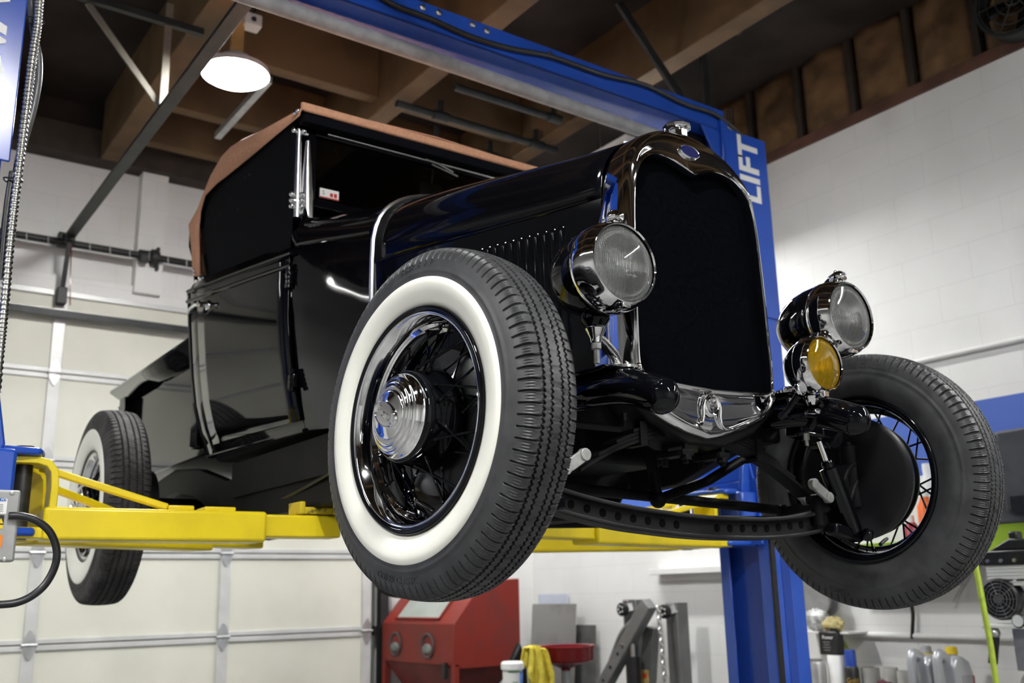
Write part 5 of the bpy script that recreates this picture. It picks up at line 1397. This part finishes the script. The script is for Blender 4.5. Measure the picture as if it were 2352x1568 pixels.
# --- wall shelf with green bins and grey machine
t = thing('wall_shelf', 'white wall shelf carrying the lime green bins', 'shelf', (3.05, 1.30, -.225))
MB().bx(-.16, .145, -.75, .62, -.02, 0).build('board', WHITEP, t, bevel=.003)
for y in (-.6, 0, .5): MB().prism([(.145, -.02), (.145, -.13), (-.08, -.02)], 'y', y-.01, y+.01).build('bracket', WHITEP, t)
lime2 = mat('lime_plastic', (.30, .46, .03), .4, 0, .5, noise=.05)
def bin_(y, w, h, label):
    t = thing('storage_bin', label, 'bin', (3.02, y, -.225), 'lime green bins on the wall shelf')
    m = MB(); rows = []
    for (s, z) in ((.88, .0), (1, h), (1.03, h), (1.03, h+.008), (.96, h+.008), (.85, .01)): rows.append([(.11*s*a, w/2*s*b, z) for a, b in ((-1, -1), (1, -1), (1, 1), (-1, 1))])
    G = m.grid(rows, cv=True); m.bm.faces.new(G[0]); m.bm.faces.new(G[-1]); m.build('tub', lime2, t, bevel=.004)
    return t
bin_(.86, .36, .150, 'lime green bin under the dark grey case')
bin_(1.62, .40, .10, 'low lime green bin seen through the wheel spokes')
t = thing('tool_case', 'dark grey tool case standing on the lime green bin', 'case', (3.0, .80, -.066))
gm = mat('case_grey', (.065, .068, .075), .5, noise=.15, nscale=6)
m = MB()
m.bx(-.10, .12, -.30, .125, .0, .43); m.bx(-.13, -.10, -.30, .02, .05, .43); m.build('body', gm, t, bevel=.012)
MB().bx(-.135, -.128, -.12, -.01, .05, .12).build('recess', HOSE, t)
MB().bx(-.135, -.099, .03, .10, .33, .39).build('socket', HOSE, t, bevel=.004)
MB().cyl((-.14, .01, .27), (-.10, .06, .27), .012, 12).build('latch', STEEL, t)
def small(name, px, py, x, w, h, d, m_, label, cat):
    c = cam_to(px, py, x=x); t = thing(name, label, cat, (c.x, c.y, -.225))
    hh = c.z+.225+h/2
    MB().lathe([(0, 0), (0, w), (hh*.78, w), (hh*.88, w*.55), (hh, w*.5), (hh, 0)], axis='z', n=24).build('body', m_, t, bevel=.002)
    MB().lathe([(hh-.03, w*.56), (hh+.008, w*.54), (hh+.008, 0)], axis='z', n=20).build('cap', WHITEP, t)
orange = mat('orange_plastic', (.75, .13, .01), .4, noise=.05); redp = mat('red_plastic', (.26, .015, .03), .35, noise=.05)
small('bottle', 2124, 1150, 2.99, .042, .10, 0, orange, 'orange bottle glimpsed through the wheel spokes', 'bottle')
small('bottle', 2092, 1205, 2.97, .038, .08, 0, redp, 'dark red bottle glimpsed through the wheel spokes', 'bottle')
small('bottle', 2130, 1090, 3.09, .040, .10, 0, mat('white_bottle', (.72, .72, .73), .35, noise=.04), 'white bottle glimpsed behind the orange one', 'bottle')

# --- racks and boxes added out of view to darken what the chrome reflects
for k, (y0, y1) in enumerate(((-3.0, -1.2), (-5.0, -3.2))):
    t = thing('reflection_rack', ['added unseen grey rack beside the workbench end', 'added unseen grey rack in the front corner of the shop'][k], 'rack', (2.95, (y0+y1)/2, FLOOR))
    h = (y1-y0)/2; gmr = mat('rack_grey', (.10, .10, .105), .5, .2, noise=.1)
    MB().bx(.215, .235, -h, h, .1, 3.0).build('back_panel', gmr, t)
    for x in (-.2, .2):
        for y in (-h+.02, h-.02): MB().bx(x-.02, x+.02, y-.02, y+.02, 0, 3.02).build('upright', gmr, t)
    for z in (.25, .95, 1.65, 2.35, 2.98): MB().bx(-.21, .21, -h, h, z-.015, z+.015).build('shelf', gmr, t)
    for q, (z, y, w, hh) in enumerate(((.265, -.5, .5, .4), (.965, .3, .6, .45), (1.665, -.35, .55, .4), (2.365, .25, .6, .42), (2.365, -.55, .35, .3))):
        o = MB().bx(-.17, .17, -w/2, w/2, 0, hh).build('reflection_box', mat(('box_black', 'box_brown')[q % 2], ((.03, .03, .032), (.16, .11, .07))[q % 2], .6, noise=.15), bevel=.006)
        o.location = (2.95, (y0+y1)/2+y, FLOOR+z)
        tag(o, ['added box on the lowest shelf', 'added box on the second shelf', 'added box on the third shelf', 'wide added box on the fourth shelf', 'small added box on the fourth shelf'][q]+[' of the unseen rack beside the workbench', ' of the unseen front corner rack'][k], 'box', 'boxes added on the unseen racks')
# ================================================================== lamps and light
def highbay(loc, label, power, r=.165, cat='lamp'):
    t = thing('highbay_lamp', label, cat, loc, 'round high-bay lamps under the ceiling')
    MB().lathe([(-.040, .0), (-.038, r*.3), (-.030, r*.6), (-.017, r*.85), (.0, r*.97), (.012, r*.97), (.012, 0)], (0, 0, 0), 'z', 48).build('diffuser', LAMPM, t)
    MB().lathe([(-.004, r*.975), (-.004, r*1.0), (.022, r*1.0), (.035, r*.72), (.04, r*.52), (.085, r*.46), (.10, r*.3), (.105, 0)], (0, 0, 0), 'z', 48).build('housing', mat('lamp_housing', (.50, .50, .50), .4, .3, noise=.05), t)
    m = MB(); m.tube([(.03*math.cos(a*PI/6), 0, .13+.03*math.sin(a*PI/6)) for a in range(12)], .005, 8, closed=True); m.build('hook', STEEL, t)
    return t
LAMPM = mat('lamp_glow', (1, 1, 1), .5, emit=(1.0, 1.0, 0.985), estr=LAMP_E)
LZ = 2.18
t = highbay((-.235, 2.70, LZ), 'bright round high-bay lamp hanging above the tan roof', 1)
m = MB(); m.bx(-.03, .03, -.012, .012, .105, .36); m.build('hanging_strap', mat('orange_strap', (.45, .24, .08), .6, noise=.1), t)
m = MB(); m.bx(.02, .11, -.045, .03, .27, .34); m.build('junction_box', GALVP, t, bevel=.008); MB().lathe([(0, .014), (.006, .012), (.006, 0)], (.065, -.045, .305), 'y', 14, -1).build('knockout', DARKST, t)
MB().tube(smooth([(.07, 0, .33), (.085, .0, .42), (.06, .02, .55), (.07, .02, .77)], 5), .006, 8).build('cable', HOSE, t)
for k, (x, y) in enumerate(((-1.25, -1.38),)):
    o = highbay((x, y, LZ+.05), 'bright round high-bay lamp above the camera', 1)
    MB().tube([(0, 0, .2), (0, 0, .72)], .005, 6).build('chain', STEEL, o)
TUBEM = mat('strip_glow', (1, 1, 1), .5, emit=(1, 1.0, .985), estr=STRIP_E)
def strip(x, y0, y1, z, label, rz=0):
    """twin tube under a white trough reflector that cuts the light off above"""
    t = thing('ceiling_strip_lamp', label, 'lamp', (x, (y0+y1)/2, z), 'long strip lamps under the ceiling')
    h = (y1-y0)/2; t.rotation_euler = (0, 0, rz)
    m = MB(); m.grid([[(sx_, y, zz) for sx_, zz in ((-.125, -.085), (-.05, .06), (.05, .06), (.125, -.085))] for y in (-h, h)]); m.build('reflector', WHITEP, t, sharp=20, solid=.004)
    MB().bx(-.04, .04, -h, h, .062, .11).build('gear_tray', WHITEP, t, bevel=.004)
    for xx in (-.032, .032): MB().cyl((xx, -h+.03, 0), (xx, h-.03, 0), .018, 12).build('tube', TUBEM, t)
    for yy in (-h*.7, h*.7): MB().cyl((0, yy, .10), (0, yy, DECK-z), .004, 6).build('chain', STEEL, t)
strip(2.35, -3.6, -1.0, 2.07, 'long strip lamp above the workbench in front of the lift')
strip(-.6, -5.2, -2.9, 2.15, 'added unseen strip lamp behind the camera')  # added out of view to light the front faces of the car
strip(-3.5, -1.7, 1.5, 1.95, 'added unseen strip lamp over the bay left of the lift')  # added out of view, long and low to brighten the whitewalls
strip(-3.35, 2.95, 3.9, 1.70, 'long strip lamp over the left bay near the garage door', PI/2)
strip(2.2, 2.5, 4.4, 2.30, 'long strip lamp over the red cabinet behind the lift')

wd = bpy.data.worlds.new('world'); SC.world = wd; wd.use_nodes = True
wd.node_tree.nodes['Background'].inputs['Color'].default_value = (.9, .95, 1, 1)
wd.node_tree.nodes['Background'].inputs['Strength'].default_value = 0.0
SC.view_settings.view_transform = 'Standard'; SC.view_settings.look = 'None'
SC.view_settings.exposure = EXPOSURE; SC.view_settings.gamma = 1.0
SC.view_settings.use_curve_mapping = False
cy = SC.cycles
cy.max_bounces = 10; cy.diffuse_bounces = 4; cy.glossy_bounces = 6; cy.transmission_bounces = 8; cy.transparent_max_bounces = 8
cy.caustics_reflective = False; cy.caustics_refractive = False
cy.sample_clamp_indirect = 6.0
cy.use_denoising = True

# move each root to the base of what it carries
bpy.context.view_layer.update()
for o in [o for o in COL.objects if o.type == 'EMPTY' and o.parent is None and o.location.length < 1e-6]:
    lo = V((1e9,)*3); hi = -lo
    st = list(o.children)
    while st:
        c = st.pop(); st += list(c.children)
        if c.type == 'MESH':
            for q in c.bound_box:
                p = c.matrix_world @ V(q)
                for i in range(3): lo[i] = min(lo[i], p[i]); hi[i] = max(hi[i], p[i])
    if lo.x > 1e8: continue
    b = V(((lo.x+hi.x)/2, (lo.y+hi.y)/2, lo.z))
    o.location = b
    for c in o.children: c.location = c.location - b
